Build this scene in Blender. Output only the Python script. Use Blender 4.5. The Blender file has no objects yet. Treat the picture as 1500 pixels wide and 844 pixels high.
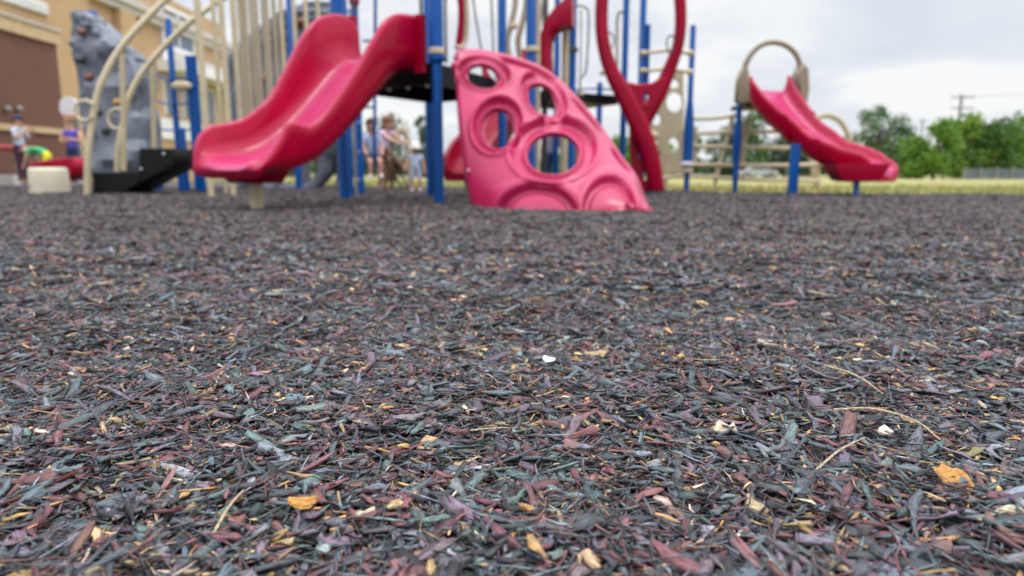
import bpy, math, random
import numpy as np
from mathutils import Vector, noise as mnoise, Matrix
R_ = math.radians
random.seed(7); rng = np.random.default_rng(7)
scene = bpy.context.scene
COL = scene.collection

# ------------------------------------------------------------------ camera
H = 0.33                       # the camera sits low over the mulch
TH = math.atan(0.171)          # pitched down
SN, CS = math.sin(TH), math.cos(TH)
F = 1000.0                     # focal length in photo pixels (24 mm on a 36 mm sensor)

def P(px, py, Y):
    """point at distance Y (world y) on the ray through photo pixel px, py"""
    u = (px - 750) / F; v = (py - 422) / F
    yc = CS - v * SN; zc = -SN - v * CS
    k = Y / yc
    return Vector((u * k, Y, H + zc * k))

def G(px, py):
    """point of the flat ground on the ray through photo pixel px, py"""
    u = (px - 750) / F; v = (py - 422) / F
    yc = CS - v * SN; zc = -SN - v * CS
    k = -H / zc
    return Vector((u * k, yc * k, 0))

def XY(px, Y, py=251):
    p = P(px, py, Y); return p.x

def project(p):
    x, y, z = p[0], p[1], p[2] - H
    d = y * CS - z * SN; up = y * SN + z * CS
    return 750 + F * x / d, 422 - F * up / d

def srgb(r, g, b):
    def f(c):
        c /= 255.0
        return c / 12.92 if c <= .04045 else ((c + .055) / 1.055) ** 2.4
    return (f(r), f(g), f(b))

# ------------------------------------------------------------------ materials
def mat(name, col, rough=.5, var=.12, scale=6.0, bump=0.0, bscale=40.0, spec=.5, col2=None, metallic=0.0, detail=4.0, coat=0.0):
    m = bpy.data.materials.new(name); m.use_nodes = True
    nt = m.node_tree; N = nt.nodes; L = nt.links
    b = N['Principled BSDF']
    tc = N.new('ShaderNodeTexCoord')
    nz = N.new('ShaderNodeTexNoise'); nz.inputs['Scale'].default_value = scale; nz.inputs['Detail'].default_value = detail
    L.new(tc.outputs['Object'], nz.inputs['Vector'])
    mx = N.new('ShaderNodeMix'); mx.data_type = 'RGBA'
    c2 = col2 if col2 else tuple(c * (1 - var) for c in col)
    c1 = col if col2 else tuple(min(1, c * (1 + var)) for c in col)
    mx.inputs[6].default_value = (*c1, 1); mx.inputs[7].default_value = (*c2, 1)
    rp = N.new('ShaderNodeMapRange'); rp.inputs[1].default_value = .35; rp.inputs[2].default_value = .65
    L.new(nz.outputs['Fac'], rp.inputs[0]); L.new(rp.outputs[0], mx.inputs[0])
    L.new(mx.outputs[2], b.inputs['Base Color'])
    b.inputs['Roughness'].default_value = rough
    b.inputs['Specular IOR Level'].default_value = spec
    b.inputs['Metallic'].default_value = metallic
    b.inputs['Coat Weight'].default_value = coat
    b.inputs['Coat Roughness'].default_value = .15
    if bump:
        n2 = N.new('ShaderNodeTexNoise'); n2.inputs['Scale'].default_value = bscale; n2.inputs['Detail'].default_value = 6
        L.new(tc.outputs['Object'], n2.inputs['Vector'])
        bp = N.new('ShaderNodeBump'); bp.inputs['Strength'].default_value = bump; bp.inputs['Distance'].default_value = .02
        L.new(n2.outputs['Fac'], bp.inputs['Height']); L.new(bp.outputs['Normal'], b.inputs['Normal'])
    return m

M = {}
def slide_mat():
    # moulded red plastic mixed to a paler pink on bed and rims, by a surface attribute
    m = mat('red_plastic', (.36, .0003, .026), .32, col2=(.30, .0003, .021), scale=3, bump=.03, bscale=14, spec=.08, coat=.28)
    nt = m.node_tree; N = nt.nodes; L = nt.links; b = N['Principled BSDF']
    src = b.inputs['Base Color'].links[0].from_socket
    at = N.new('ShaderNodeAttribute'); at.attribute_name = 'pink_mix'
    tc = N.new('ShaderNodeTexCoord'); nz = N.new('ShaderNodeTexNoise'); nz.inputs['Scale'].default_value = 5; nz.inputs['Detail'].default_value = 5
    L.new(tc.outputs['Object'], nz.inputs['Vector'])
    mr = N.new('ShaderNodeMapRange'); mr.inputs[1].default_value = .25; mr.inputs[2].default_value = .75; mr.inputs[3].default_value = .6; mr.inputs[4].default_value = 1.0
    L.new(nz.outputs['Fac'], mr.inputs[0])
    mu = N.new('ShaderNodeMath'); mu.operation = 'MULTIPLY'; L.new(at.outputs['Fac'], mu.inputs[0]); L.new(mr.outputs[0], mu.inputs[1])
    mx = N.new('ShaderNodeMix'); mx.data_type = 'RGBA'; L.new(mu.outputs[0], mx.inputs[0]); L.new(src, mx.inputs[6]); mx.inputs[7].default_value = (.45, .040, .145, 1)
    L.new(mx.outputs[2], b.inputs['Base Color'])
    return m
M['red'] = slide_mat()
M['faded_red'] = mat('faded_red_plastic', (.44, .016, .098), .34, col2=(.35, .006, .058), scale=2.2, bump=.07, bscale=60, spec=.3, coat=.25)
M['dark_red'] = mat('loop_red_plastic', (.32, .0003, .026), .32, col2=(.26, .0003, .020), scale=3, spec=.10, coat=.15)
M['blue'] = mat('blue_paint', (.001, .078, .32), .28, col2=(.001, .066, .27), scale=3, spec=.28)
M['tan'] = mat('tan_paint', (.55, .47, .31), .4, col2=(.47, .40, .26), scale=5)
M['tan_grey'] = mat('weathered_tan_plastic', (.27, .22, .15), .5, col2=(.23, .19, .13), scale=4)
M['tan_dull'] = mat('tan_panel_plastic', (.42, .35, .24), .5, col2=(.36, .30, .21), scale=4)
M['drum'] = mat('cream_plastic', (.60, .56, .42), .5, col2=(.50, .46, .34), scale=4)
M['black'] = mat('black_vinyl', (.006, .006, .007), .5, scale=20, bump=.1, spec=.2)
M['darkgrey'] = mat('dark_grey_coating', (.035, .038, .042), .5)
M['rail_grey'] = mat('grey_rail_paint', (.22, .22, .21), .4)
M['rock'] = mat('grey_moulded_rock', (.20, .225, .27), .6, col2=(.11, .125, .16), scale=2.5, bump=.5, bscale=8)
M['rock_dark'] = mat('dark_grey_moulded_rock', (.13, .15, .19), .6, col2=(.08, .095, .125), scale=2.5, bump=.5, bscale=8)
M['hold_brown'] = mat('rust_hold', (.16, .05, .025), .5)
M['hold_dark'] = mat('dark_hold', (.03, .035, .035), .5)
M['hold_gold'] = mat('ochre_hold', (.42, .22, .05), .5)
M['white'] = mat('white_paint', (.72, .73, .75), .5, var=.04)
M['hub'] = mat('steel', (.5, .5, .5), .35, metallic=1)

def brick(name, c1, c2, mortar, sc=1.0):
    m = bpy.data.materials.new(name); m.use_nodes = True
    nt = m.node_tree; N = nt.nodes; L = nt.links; b = N['Principled BSDF']
    tc = N.new('ShaderNodeTexCoord')
    sep = N.new('ShaderNodeSeparateXYZ'); L.new(tc.outputs['Object'], sep.inputs[0])
    ad = N.new('ShaderNodeMath'); ad.operation = 'ADD'
    L.new(sep.outputs[0], ad.inputs[0]); L.new(sep.outputs[1], ad.inputs[1])
    cmb = N.new('ShaderNodeCombineXYZ'); L.new(ad.outputs[0], cmb.inputs[0]); L.new(sep.outputs[2], cmb.inputs[1])
    br = N.new('ShaderNodeTexBrick'); br.inputs['Scale'].default_value = sc
    br.inputs['Brick Width'].default_value = .24; br.inputs['Row Height'].default_value = .08; br.inputs['Mortar Size'].default_value = .008
    br.inputs['Color1'].default_value = (*c1, 1); br.inputs['Color2'].default_value = (*c2, 1); br.inputs['Mortar'].default_value = (*mortar, 1)
    L.new(cmb.outputs[0], br.inputs['Vector'])
    nz = N.new('ShaderNodeTexNoise'); nz.inputs['Scale'].default_value = .5; L.new(tc.outputs['Object'], nz.inputs['Vector'])
    hs = N.new('ShaderNodeHueSaturation'); L.new(br.outputs['Color'], hs.inputs['Color'])
    mr = N.new('ShaderNodeMapRange'); mr.inputs[3].default_value = .85; mr.inputs[4].default_value = 1.15
    L.new(nz.outputs['Fac'], mr.inputs[0]); L.new(mr.outputs[0], hs.inputs['Value'])
    L.new(hs.outputs[0], b.inputs['Base Color']); b.inputs['Roughness'].default_value = .8
    return m
M['tan_brick'] = brick('tan_brick', (.48, .31, .165), (.43, .27, .14), (.42, .32, .21))
M['brown_brick'] = brick('brown_brick', (.155, .058, .036), (.125, .046, .03), (.15, .09, .065))
M['trim'] = mat('pale_stone_trim', (.50, .47, .44), .7)
M['tan_trim'] = mat('tan_stone_band', (.52, .38, .22), .7)
M['glass'] = mat('window_glass', (.10, .14, .19), .12, var=.05)
M['roofing'] = mat('roofing', (.2, .2, .2), .8)
M['skin'] = mat('skin', (.55, .30, .21), .5, var=.05)
M['eye'] = mat('eye', (.03, .02, .02), .2)
def cloth(name, c): return mat(name, c, .85, var=.12, scale=25)

# ------------------------------------------------------------------ scene bookkeeping
def tag(o, label=None, cat=None, group=None, kind=None):
    if label: o['label'] = label
    if cat: o['category'] = cat
    if group: o['group'] = group
    if kind: o['kind'] = kind
    return o

def thing(name, loc, label, cat, group=None):
    o = bpy.data.objects.new(name, None); COL.objects.link(o)
    o.location = loc; o.empty_display_size = .2
    return tag(o, label, cat, group)

def origin_of(parent):
    v = Vector((0, 0, 0))
    while parent is not None:
        v += parent.location; parent = parent.parent
    return v

def link_mesh(name, me, parent=None, loc=(0, 0, 0)):
    o = bpy.data.objects.new(name, me); COL.objects.link(o)
    o.location = loc
    if parent is not None: o.parent = parent
    return o

def catmull(pts, n=8):
    pts = [Vector(p) for p in pts]
    if len(pts) < 3: return pts
    out = []
    for i in range(len(pts) - 1):
        p0 = pts[i - 1] if i > 0 else pts[i] * 2 - pts[i + 1]
        p1, p2 = pts[i], pts[i + 1]
        p3 = pts[i + 2] if i + 2 < len(pts) else pts[i + 1] * 2 - pts[i]
        for k in range(n):
            t = k / n
            out.append(.5 * ((2 * p1) + (-p0 + p2) * t + (2 * p0 - 5 * p1 + 4 * p2 - p3) * t * t + (-p0 + 3 * p1 - 3 * p2 + p3) * t ** 3))
    out.append(pts[-1]); return out

def interp(vals, n):
    """resample list of floats to n"""
    m = len(vals)
    return [float(np.interp(i / (n - 1) * (m - 1), range(m), vals)) for i in range(n)]

class MB:
    def __init__(s): s.v = []; s.f = []
    def ring(s, c, ax, ay, rx, ry, seg):
        i0 = len(s.v)
        for k in range(seg):
            a = 2 * math.pi * k / seg
            s.v.append(c + ax * (rx * math.cos(a)) + ay * (ry * math.sin(a)))
        return i0
    def tube(s, pts, r, seg=10, flat=None, ref=None, closed=False):
        """r: number or list; flat: second radius (number or list), along ref x tangent"""
        pts = [Vector(p) for p in pts]; n = len(pts)
        rr = [r] * n if isinstance(r, (int, float)) else interp(r, n)
        fr = rr if flat is None else ([flat] * n if isinstance(flat, (int, float)) else interp(flat, n))
        prev = None; rings = []
        for i, p in enumerate(pts):
            if closed: t = (pts[(i + 1) % n] - pts[i - 1])
            else: t = pts[min(i + 1, n - 1)] - pts[max(i - 1, 0)]
            t.normalize()
            if ref is not None: a = Vector(ref)
            elif prev is not None: a = prev
            else: a = Vector((0, 0, 1)) if abs(t.z) < .9 else Vector((0, 1, 0))
            a = (a - t * a.dot(t)).normalized(); prev = a
            b = t.cross(a)
            rings.append(s.ring(p, a, b, rr[i], fr[i], seg))
        m = n if closed else n - 1
        for i in range(m):
            a, b = rings[i], rings[(i + 1) % n]
            for k in range(seg):
                k2 = (k + 1) % seg
                s.f.append((a + k, a + k2, b + k2, b + k))
        if not closed:
            s.f.append(tuple(rings[0] + k for k in reversed(range(seg))))
            s.f.append(tuple(rings[-1] + k for k in range(seg)))
        return s
    def box(s, c, size, rz=0.0, bev=0.0):
        cx, cy, cz = c; hx, hy, hz = size[0] / 2, size[1] / 2, size[2] / 2
        i0 = len(s.v); ca, sa = math.cos(rz), math.sin(rz)
        for dz in (-hz, hz):
            for dx, dy in ((-hx, -hy), (hx, -hy), (hx, hy), (-hx, hy)):
                s.v.append(Vector((cx + dx * ca - dy * sa, cy + dx * sa + dy * ca, cz + dz)))
        for f in ((3, 2, 1, 0), (4, 5, 6, 7), (0, 1, 5, 4), (1, 2, 6, 5), (2, 3, 7, 6), (3, 0, 4, 7)):
            s.f.append(tuple(i0 + k for k in f))
        return s
    def lathe(s, c, prof, seg=20, sx=1.0, sy=1.0):
        c = Vector(c); rings = []
        for r, z in prof:
            rings.append(s.ring(c + Vector((0, 0, z)), Vector((1, 0, 0)), Vector((0, 1, 0)), r * sx, r * sy, seg))
        for a, b in zip(rings, rings[1:]):
            for k in range(seg):
                k2 = (k + 1) % seg; s.f.append((a + k, a + k2, b + k2, b + k))
        s.f.append(tuple(rings[0] + k for k in reversed(range(seg))))
        s.f.append(tuple(rings[-1] + k for k in range(seg)))
        return s
    def blob(s, c, rx, ry, rz, seg=10, rings=7, nz=0.0, freq=3.0):
        c = Vector(c); i0 = len(s.v)
        for i in range(rings + 1):
            ph = math.pi * i / rings - math.pi / 2
            for k in range(seg):
                a = 2 * math.pi * k / seg
                d = Vector((math.cos(ph) * math.cos(a), math.cos(ph) * math.sin(a), math.sin(ph)))
                q = 1 + (nz * mnoise.noise(d * freq + c) if nz else 0)
                s.v.append(c + Vector((d.x * rx, d.y * ry, d.z * rz)) * q)
        for i in range(rings):
            for k in range(seg):
                k2 = (k + 1) % seg
                s.f.append((i0 + i * seg + k, i0 + i * seg + k2, i0 + (i + 1) * seg + k2, i0 + (i + 1) * seg + k))
        return s
    def sweep(s, secs):
        """closed loft through sections (lists of equal length), capped"""
        rings = []
        for sec in secs:
            rings.append(len(s.v)); s.v.extend(sec)
        m = len(secs[0])
        for a, b in zip(rings, rings[1:]):
            for k in range(m):
                k2 = (k + 1) % m; s.f.append((a + k, a + k2, b + k2, b + k))
        s.f.append(tuple(rings[0] + k for k in reversed(range(m))))
        s.f.append(tuple(rings[-1] + k for k in range(m)))
        return s
    def build(s, name, m, parent=None, smooth=True, auto=40, label=None):
        o0 = origin_of(parent)
        me = bpy.data.meshes.new(name)
        me.from_pydata([tuple(v - o0) for v in s.v], [], s.f)
        me.materials.append(m)
        if smooth:
            me.polygons.foreach_set('use_smooth', [True] * len(me.polygons))
            try: me.set_sharp_from_angle(angle=R_(auto))
            except Exception: pass
        me.update()
        o = link_mesh(name, me, parent)
        if label: o['label'] = label
        return o

def bake(o):
    """replace object data by its evaluated mesh and drop modifiers"""
    dg = bpy.context.evaluated_depsgraph_get()
    me = bpy.data.meshes.new_from_object(o.evaluated_get(dg))
    o.modifiers.clear(); o.data = me
    return o

def plate(name, outline, holes, thick, m, parent, Y, smooth_n=0, bevel=.008, skew=0.0, label=None):
    """upright plate in the XZ plane at depth Y; outline and holes in metres (x, z); skew = dY/dX"""
    cu = bpy.data.curves.new(name, 'CURVE'); cu.dimensions = '2D'; cu.fill_mode = 'BOTH'
    cu.extrude = max(thick / 2 - bevel, .001); cu.bevel_depth = bevel; cu.bevel_resolution = 1
    def add(pts):
        sp = cu.splines.new('POLY'); sp.points.add(len(pts) - 1)
        for k, (x, z) in enumerate(pts): sp.points[k].co = (x, z, 0, 1)
        sp.use_cyclic_u = True
    ol = [Vector((x, z, 0)) for x, z in outline]
    if smooth_n:
        c = catmull(ol + [ol[0], ol[1]], smooth_n)
        ol = c[:len(ol) * smooth_n]
    add([(p.x, p.y) for p in ol])
    for h in holes:
        cx, cz, rx, rz = h[:4]; rot = h[4] if len(h) > 4 else 0
        pts = []
        for k in range(28):
            a = -2 * math.pi * k / 28
            ex, ez = rx * math.cos(a), rz * math.sin(a)
            pts.append((cx + ex * math.cos(rot) - ez * math.sin(rot), cz + ex * math.sin(rot) + ez * math.cos(rot)))
        add(pts)
    tmp = bpy.data.objects.new('tmp_plate', cu); COL.objects.link(tmp)
    dg = bpy.context.evaluated_depsgraph_get()
    me = bpy.data.meshes.new_from_object(tmp.evaluated_get(dg))
    bpy.data.objects.remove(tmp); bpy.data.curves.remove(cu)
    o0 = origin_of(parent)
    for v in me.vertices:
        x, z, d = v.co
        v.co = (x - o0.x, Y + d + skew * (x - ol[0].x) - o0.y, z - o0.z)
    me.materials.clear(); me.materials.append(m); me.name = name
    o = link_mesh(name, me, parent)
    if label: o['label'] = label
    return o

def pxplate(name, outline, holes, thick, m, parent, Y, **k):
    """same, with outline and holes measured as photo pixels on the plane y = Y"""
    def c(px, py):
        p = P(px, py, Y); return (p.x, p.z)
    s = Y / F * 1.0
    hs = []
    for h in holes:
        x, z = c(h[0], h[1]); hs.append((x, z, h[2] * s, h[3] * s) + tuple(h[4:]))
    return plate(name, [c(*q) for q in outline], hs, thick, m, parent, Y, **k)

def post(parent, x, y, z1, r=.05, name='post', z0=-.02, m=None, steps=None, label=None):
    """round post with a domed cap; steps: list of (z, r) where the radius changes"""
    prof = [(r, z0)]
    rr = r
    for zs, r2 in (steps or []):
        prof += [(rr, zs - .012), (r2, zs)]; rr = r2
    prof += [(rr, z1 - .02), (rr * .85, z1 - .006), (rr * .5, z1)]
    return MB().lathe((x, y, 0), prof, 18).build(name, m or M['blue'], parent, label=label)

def set_pink_mix(o, vals):
    a = o.data.attributes.new('pink_mix', 'FLOAT', 'POINT'); a.data.foreach_set('value', vals)

# ------------------------------------------------------------------ terrain height
def ground_z(x, y):
    t = min(1, max(0, (y - 14) / 46)); return -.27 * (t * t * (3 - 2 * t)) if t < 1 else -.27

def sstep(a, b, x):
    t = min(1, max(0, (x - a) / (b - a)))
    return t * t * (3 - 2 * t)
# ------------------------------------------------------------------ ground sheets
def sheet(name, xs, ys, zoff, m, rule=None):
    v = []; f = []
    for y in ys:
        for x in xs: v.append((x, y, ground_z(x, y) + zoff))
    w = len(xs)
    for j in range(len(ys) - 1):
        for i in range(w - 1): f.append((j * w + i, j * w + i + 1, (j + 1) * w + i + 1, (j + 1) * w + i))
    me = bpy.data.meshes.new(name); me.from_pydata(v, [], f); me.materials.append(m)
    me.polygons.foreach_set('use_smooth', [True] * len(me.polygons))
    return tag(link_mesh(name, me), kind='structure')

def mulch_bed_mat():
    m = bpy.data.materials.new('mulch_bed'); m.use_nodes = True
    nt = m.node_tree; N = nt.nodes; L = nt.links; b = N['Principled BSDF']
    tc = N.new('ShaderNodeTexCoord')
    mp = N.new('ShaderNodeMapping'); mp.inputs['Scale'].default_value = (40, 75, 40); L.new(tc.outputs['Object'], mp.inputs['Vector'])
    vo = N.new('ShaderNodeTexVoronoi'); vo.inputs['Scale'].default_value = 1; L.new(mp.outputs[0], vo.inputs['Vector'])
    sp = N.new('ShaderNodeSeparateColor'); L.new(vo.outputs['Color'], sp.inputs[0])
    cr = N.new('ShaderNodeValToRGB'); cr.color_ramp.interpolation = 'CONSTANT'
    e = cr.color_ramp.elements
    e[0].position = 0; e[0].color = (.03, .032, .035, 1); e[1].position = .3; e[1].color = (.075, .055, .065, 1)
    for pos, c in ((.5, (.05, .06, .066)), (.7, (.11, .06, .06)), (.86, (.12, .12, .125)), (.95, (.3, .2, .11))):
        q = e.new(pos); q.color = (*c, 1)
    L.new(sp.outputs[0], cr.inputs[0])
    L.new(cr.outputs[0], b.inputs['Base Color']); b.inputs['Roughness'].default_value = .7
    bp = N.new('ShaderNodeBump'); bp.inputs['Strength'].default_value = .8; bp.inputs['Distance'].default_value = .02
    L.new(vo.outputs['Distance'], bp.inputs['Height']); L.new(bp.outputs[0], b.inputs['Normal'])
    return m
M['bed'] = mulch_bed_mat()
ys = list(np.concatenate([np.arange(-3, 14, 1.0), np.arange(14, 64, 2.0), [70, 100, 200, 400, 900, 2000]]))
xs_wide = [-1500, -400, -120, -60, -35] + list(np.arange(-24, 25, 3.0)) + [35, 60, 120, 400, 1500]
def soil_mat():
    return mat('dry_soil_and_grass', (.20, .18, .07), .9, col2=(.14, .15, .04), scale=.25)
M['soil'] = soil_mat()
sheet('ground', xs_wide, ys, -.03, M['soil'])
# mulch bed: the play area; its far edge runs further back on the building side
def bed_far(x):
    return float(np.interp(x, [-22, -9, -6, -3, 0, 3, 8, 14, 22], [27, 25, 19, 15, 12.6, 10.1, 9.0, 8.7, 8.5]))
def strip(name, xs, yn, yf, zoff, m, rows=24):
    v = []; f = []
    for x in xs:
        a, bq = yn(x), yf(x)
        for j in range(rows + 1):
            y = a + (bq - a) * j / rows; v.append((x, y, ground_z(x, y) + zoff))
    for i in range(len(xs) - 1):
        for j in range(rows):
            a = i * (rows + 1) + j; c = a + rows + 1; f.append((a, c, c + 1, a + 1))
    me = bpy.data.meshes.new(name); me.from_pydata(v, [], f); me.materials.append(m)
    me.polygons.foreach_set('use_smooth', [True] * len(me.polygons))
    return tag(link_mesh(name, me), kind='structure')
xs_bed = list(np.arange(-22, 22.1, .5))
strip('mulch_bed', xs_bed, lambda x: -3.0, bed_far, -.022, M['bed'])

def lawn_mat():
    m = bpy.data.materials.new('lawn'); m.use_nodes = True
    nt = m.node_tree; N = nt.nodes; L = nt.links; b = N['Principled BSDF']
    tc = N.new('ShaderNodeTexCoord')
    n1 = N.new('ShaderNodeTexNoise'); n1.inputs['Scale'].default_value = .35; n1.inputs['Detail'].default_value = 5
    mp = N.new('ShaderNodeMapping'); mp.inputs['Scale'].default_value = (.5, 1.6, 1)
    L.new(tc.outputs['Object'], mp.inputs[0]); L.new(mp.outputs[0], n1.inputs['Vector'])
    cr = N.new('ShaderNodeValToRGB'); e = cr.color_ramp.elements
    e[0].position = .36; e[0].color = (.14, .19, .03, 1); e[1].position = .62; e[1].color = (.33, .26, .125, 1)
    q = e.new(.48); q.color = (.27, .245, .08, 1)
    L.new(n1.outputs['Fac'], cr.inputs[0])
    n2 = N.new('ShaderNodeTexNoise'); n2.inputs['Scale'].default_value = 18; n2.inputs['Detail'].default_value = 4; L.new(tc.outputs['Object'], n2.inputs['Vector'])
    hs = N.new('ShaderNodeHueSaturation'); L.new(cr.outputs[0], hs.inputs['Color'])
    mr = N.new('ShaderNodeMapRange'); mr.inputs[3].default_value = .7; mr.inputs[4].default_value = 1.3; L.new(n2.outputs['Fac'], mr.inputs[0])
    L.new(mr.outputs[0], hs.inputs['Value']); L.new(hs.outputs[0], b.inputs['Base Color']); b.inputs['Roughness'].default_value = .9
    bp = N.new('ShaderNodeBump'); bp.inputs['Strength'].default_value = .6; bp.inputs['Distance'].default_value = .05
    L.new(n2.outputs['Fac'], bp.inputs['Height']); L.new(bp.outputs[0], b.inputs['Normal'])
    return m
M['lawn'] = lawn_mat()
strip('lawn', list(np.arange(-22, 60, 1.0)), lambda x: bed_far(x) - .02, lambda x: 62.0, .012, M['lawn'], rows=50)

# grass tufts along the near part of the lawn
def make_grass():
    v = []; f = []; cols = []
    n = 16000
    for i in range(n):
        x = random.uniform(-7, 14)
        y0 = bed_far(x) + .02
        y = y0 + abs(random.gauss(0, 1)) * 3.2 + random.uniform(-.05, .05)
        z = ground_z(x, y) + .01
        h = random.uniform(.03, .10) * (1.5 if y < y0 + .5 else 1); a = random.uniform(0, 6.28); w = random.uniform(.004, .01)
        lx, ly = random.gauss(0, .03), random.gauss(0, .03)
        i0 = len(v)
        v += [(x - w * math.cos(a), y - w * math.sin(a), z), (x + w * math.cos(a), y + w * math.sin(a), z), (x + lx, y + ly, z + h)]
        f.append((i0, i0 + 1, i0 + 2))
    me = bpy.data.meshes.new('grass'); me.from_pydata(v, [], f)
    me.materials.append(mat('grass_blades', (.20, .25, .04), .8, col2=(.30, .255, .09), scale=.8))
    tag(link_mesh('grass', me), kind='stuff', label='short dry yellow green grass along the mulch edge', cat='grass')
make_grass()

# ------------------------------------------------------------------ mulch: shredded dyed wood
def chip_mat():
    m = bpy.data.materials.new('shredded_mulch'); m.use_nodes = True
    nt = m.node_tree; N = nt.nodes; L = nt.links; b = N['Principled BSDF']
    at = N.new('ShaderNodeAttribute'); at.attribute_name = 'chip_col'
    gu = N.new('ShaderNodeAttribute'); gu.attribute_name = 'grain'
    nz = N.new('ShaderNodeTexNoise'); nz.inputs['Scale'].default_value = 1; nz.inputs['Detail'].default_value = 3
    L.new(gu.outputs['Vector'], nz.inputs['Vector'])
    mr = N.new('ShaderNodeMapRange'); mr.inputs[1].default_value = .3; mr.inputs[2].default_value = .7; mr.inputs[3].default_value = .30; mr.inputs[4].default_value = 1.65
    L.new(nz.outputs['Fac'], mr.inputs[0])
    mx = N.new('ShaderNodeMix'); mx.data_type = 'RGBA'; mx.blend_type = 'MULTIPLY'; mx.inputs[0].default_value = 1
    L.new(at.outputs['Color'], mx.inputs[6]); L.new(mr.outputs[0], mx.inputs[7])
    L.new(mx.outputs[2], b.inputs['Base Color'])
    b.inputs['Roughness'].default_value = .58; b.inputs['Specular IOR Level'].default_value = .45
    bp = N.new('ShaderNodeBump'); bp.inputs['Strength'].default_value = .7; bp.inputs['Distance'].default_value = .0012
    L.new(nz.outputs['Fac'], bp.inputs['Height']); L.new(bp.outputs[0], b.inputs['Normal'])
    return m
M['chip'] = chip_mat()

PAL = np.array([   # dyed wood: charcoal, slate teal, maroon, purple grey, tan, gold, pale, black
    (.040, .050, .057), (.073, .098, .108), (.118, .047, .052), (.100, .074, .095), (.32, .22, .12), (.40, .235, .085), (.46, .38, .28), (.012, .012, .014), (.145, .158, .185), (.155, .078, .072)])
PW = np.array([.21, .22, .155, .145, .085, .042, .016, .09, .075, .035]); PW /= PW.sum()

def bed_relief(x, y):
    """small hollows and heaps raked into the mulch"""
    return .012 + .010 * np.sin(x * 2.3 + 1.1 * np.sin(y * 1.7)) * np.sin(y * 2.9 + .8) + .012 * np.sin(x * 5.1 + 1.3 * np.sin(y * 3.7)) * np.sin(y * 6.3 + x * 1.9) + .006 * np.sin(x * 17 + y * 9) * np.sin(y * 21 - x * 5)

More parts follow.
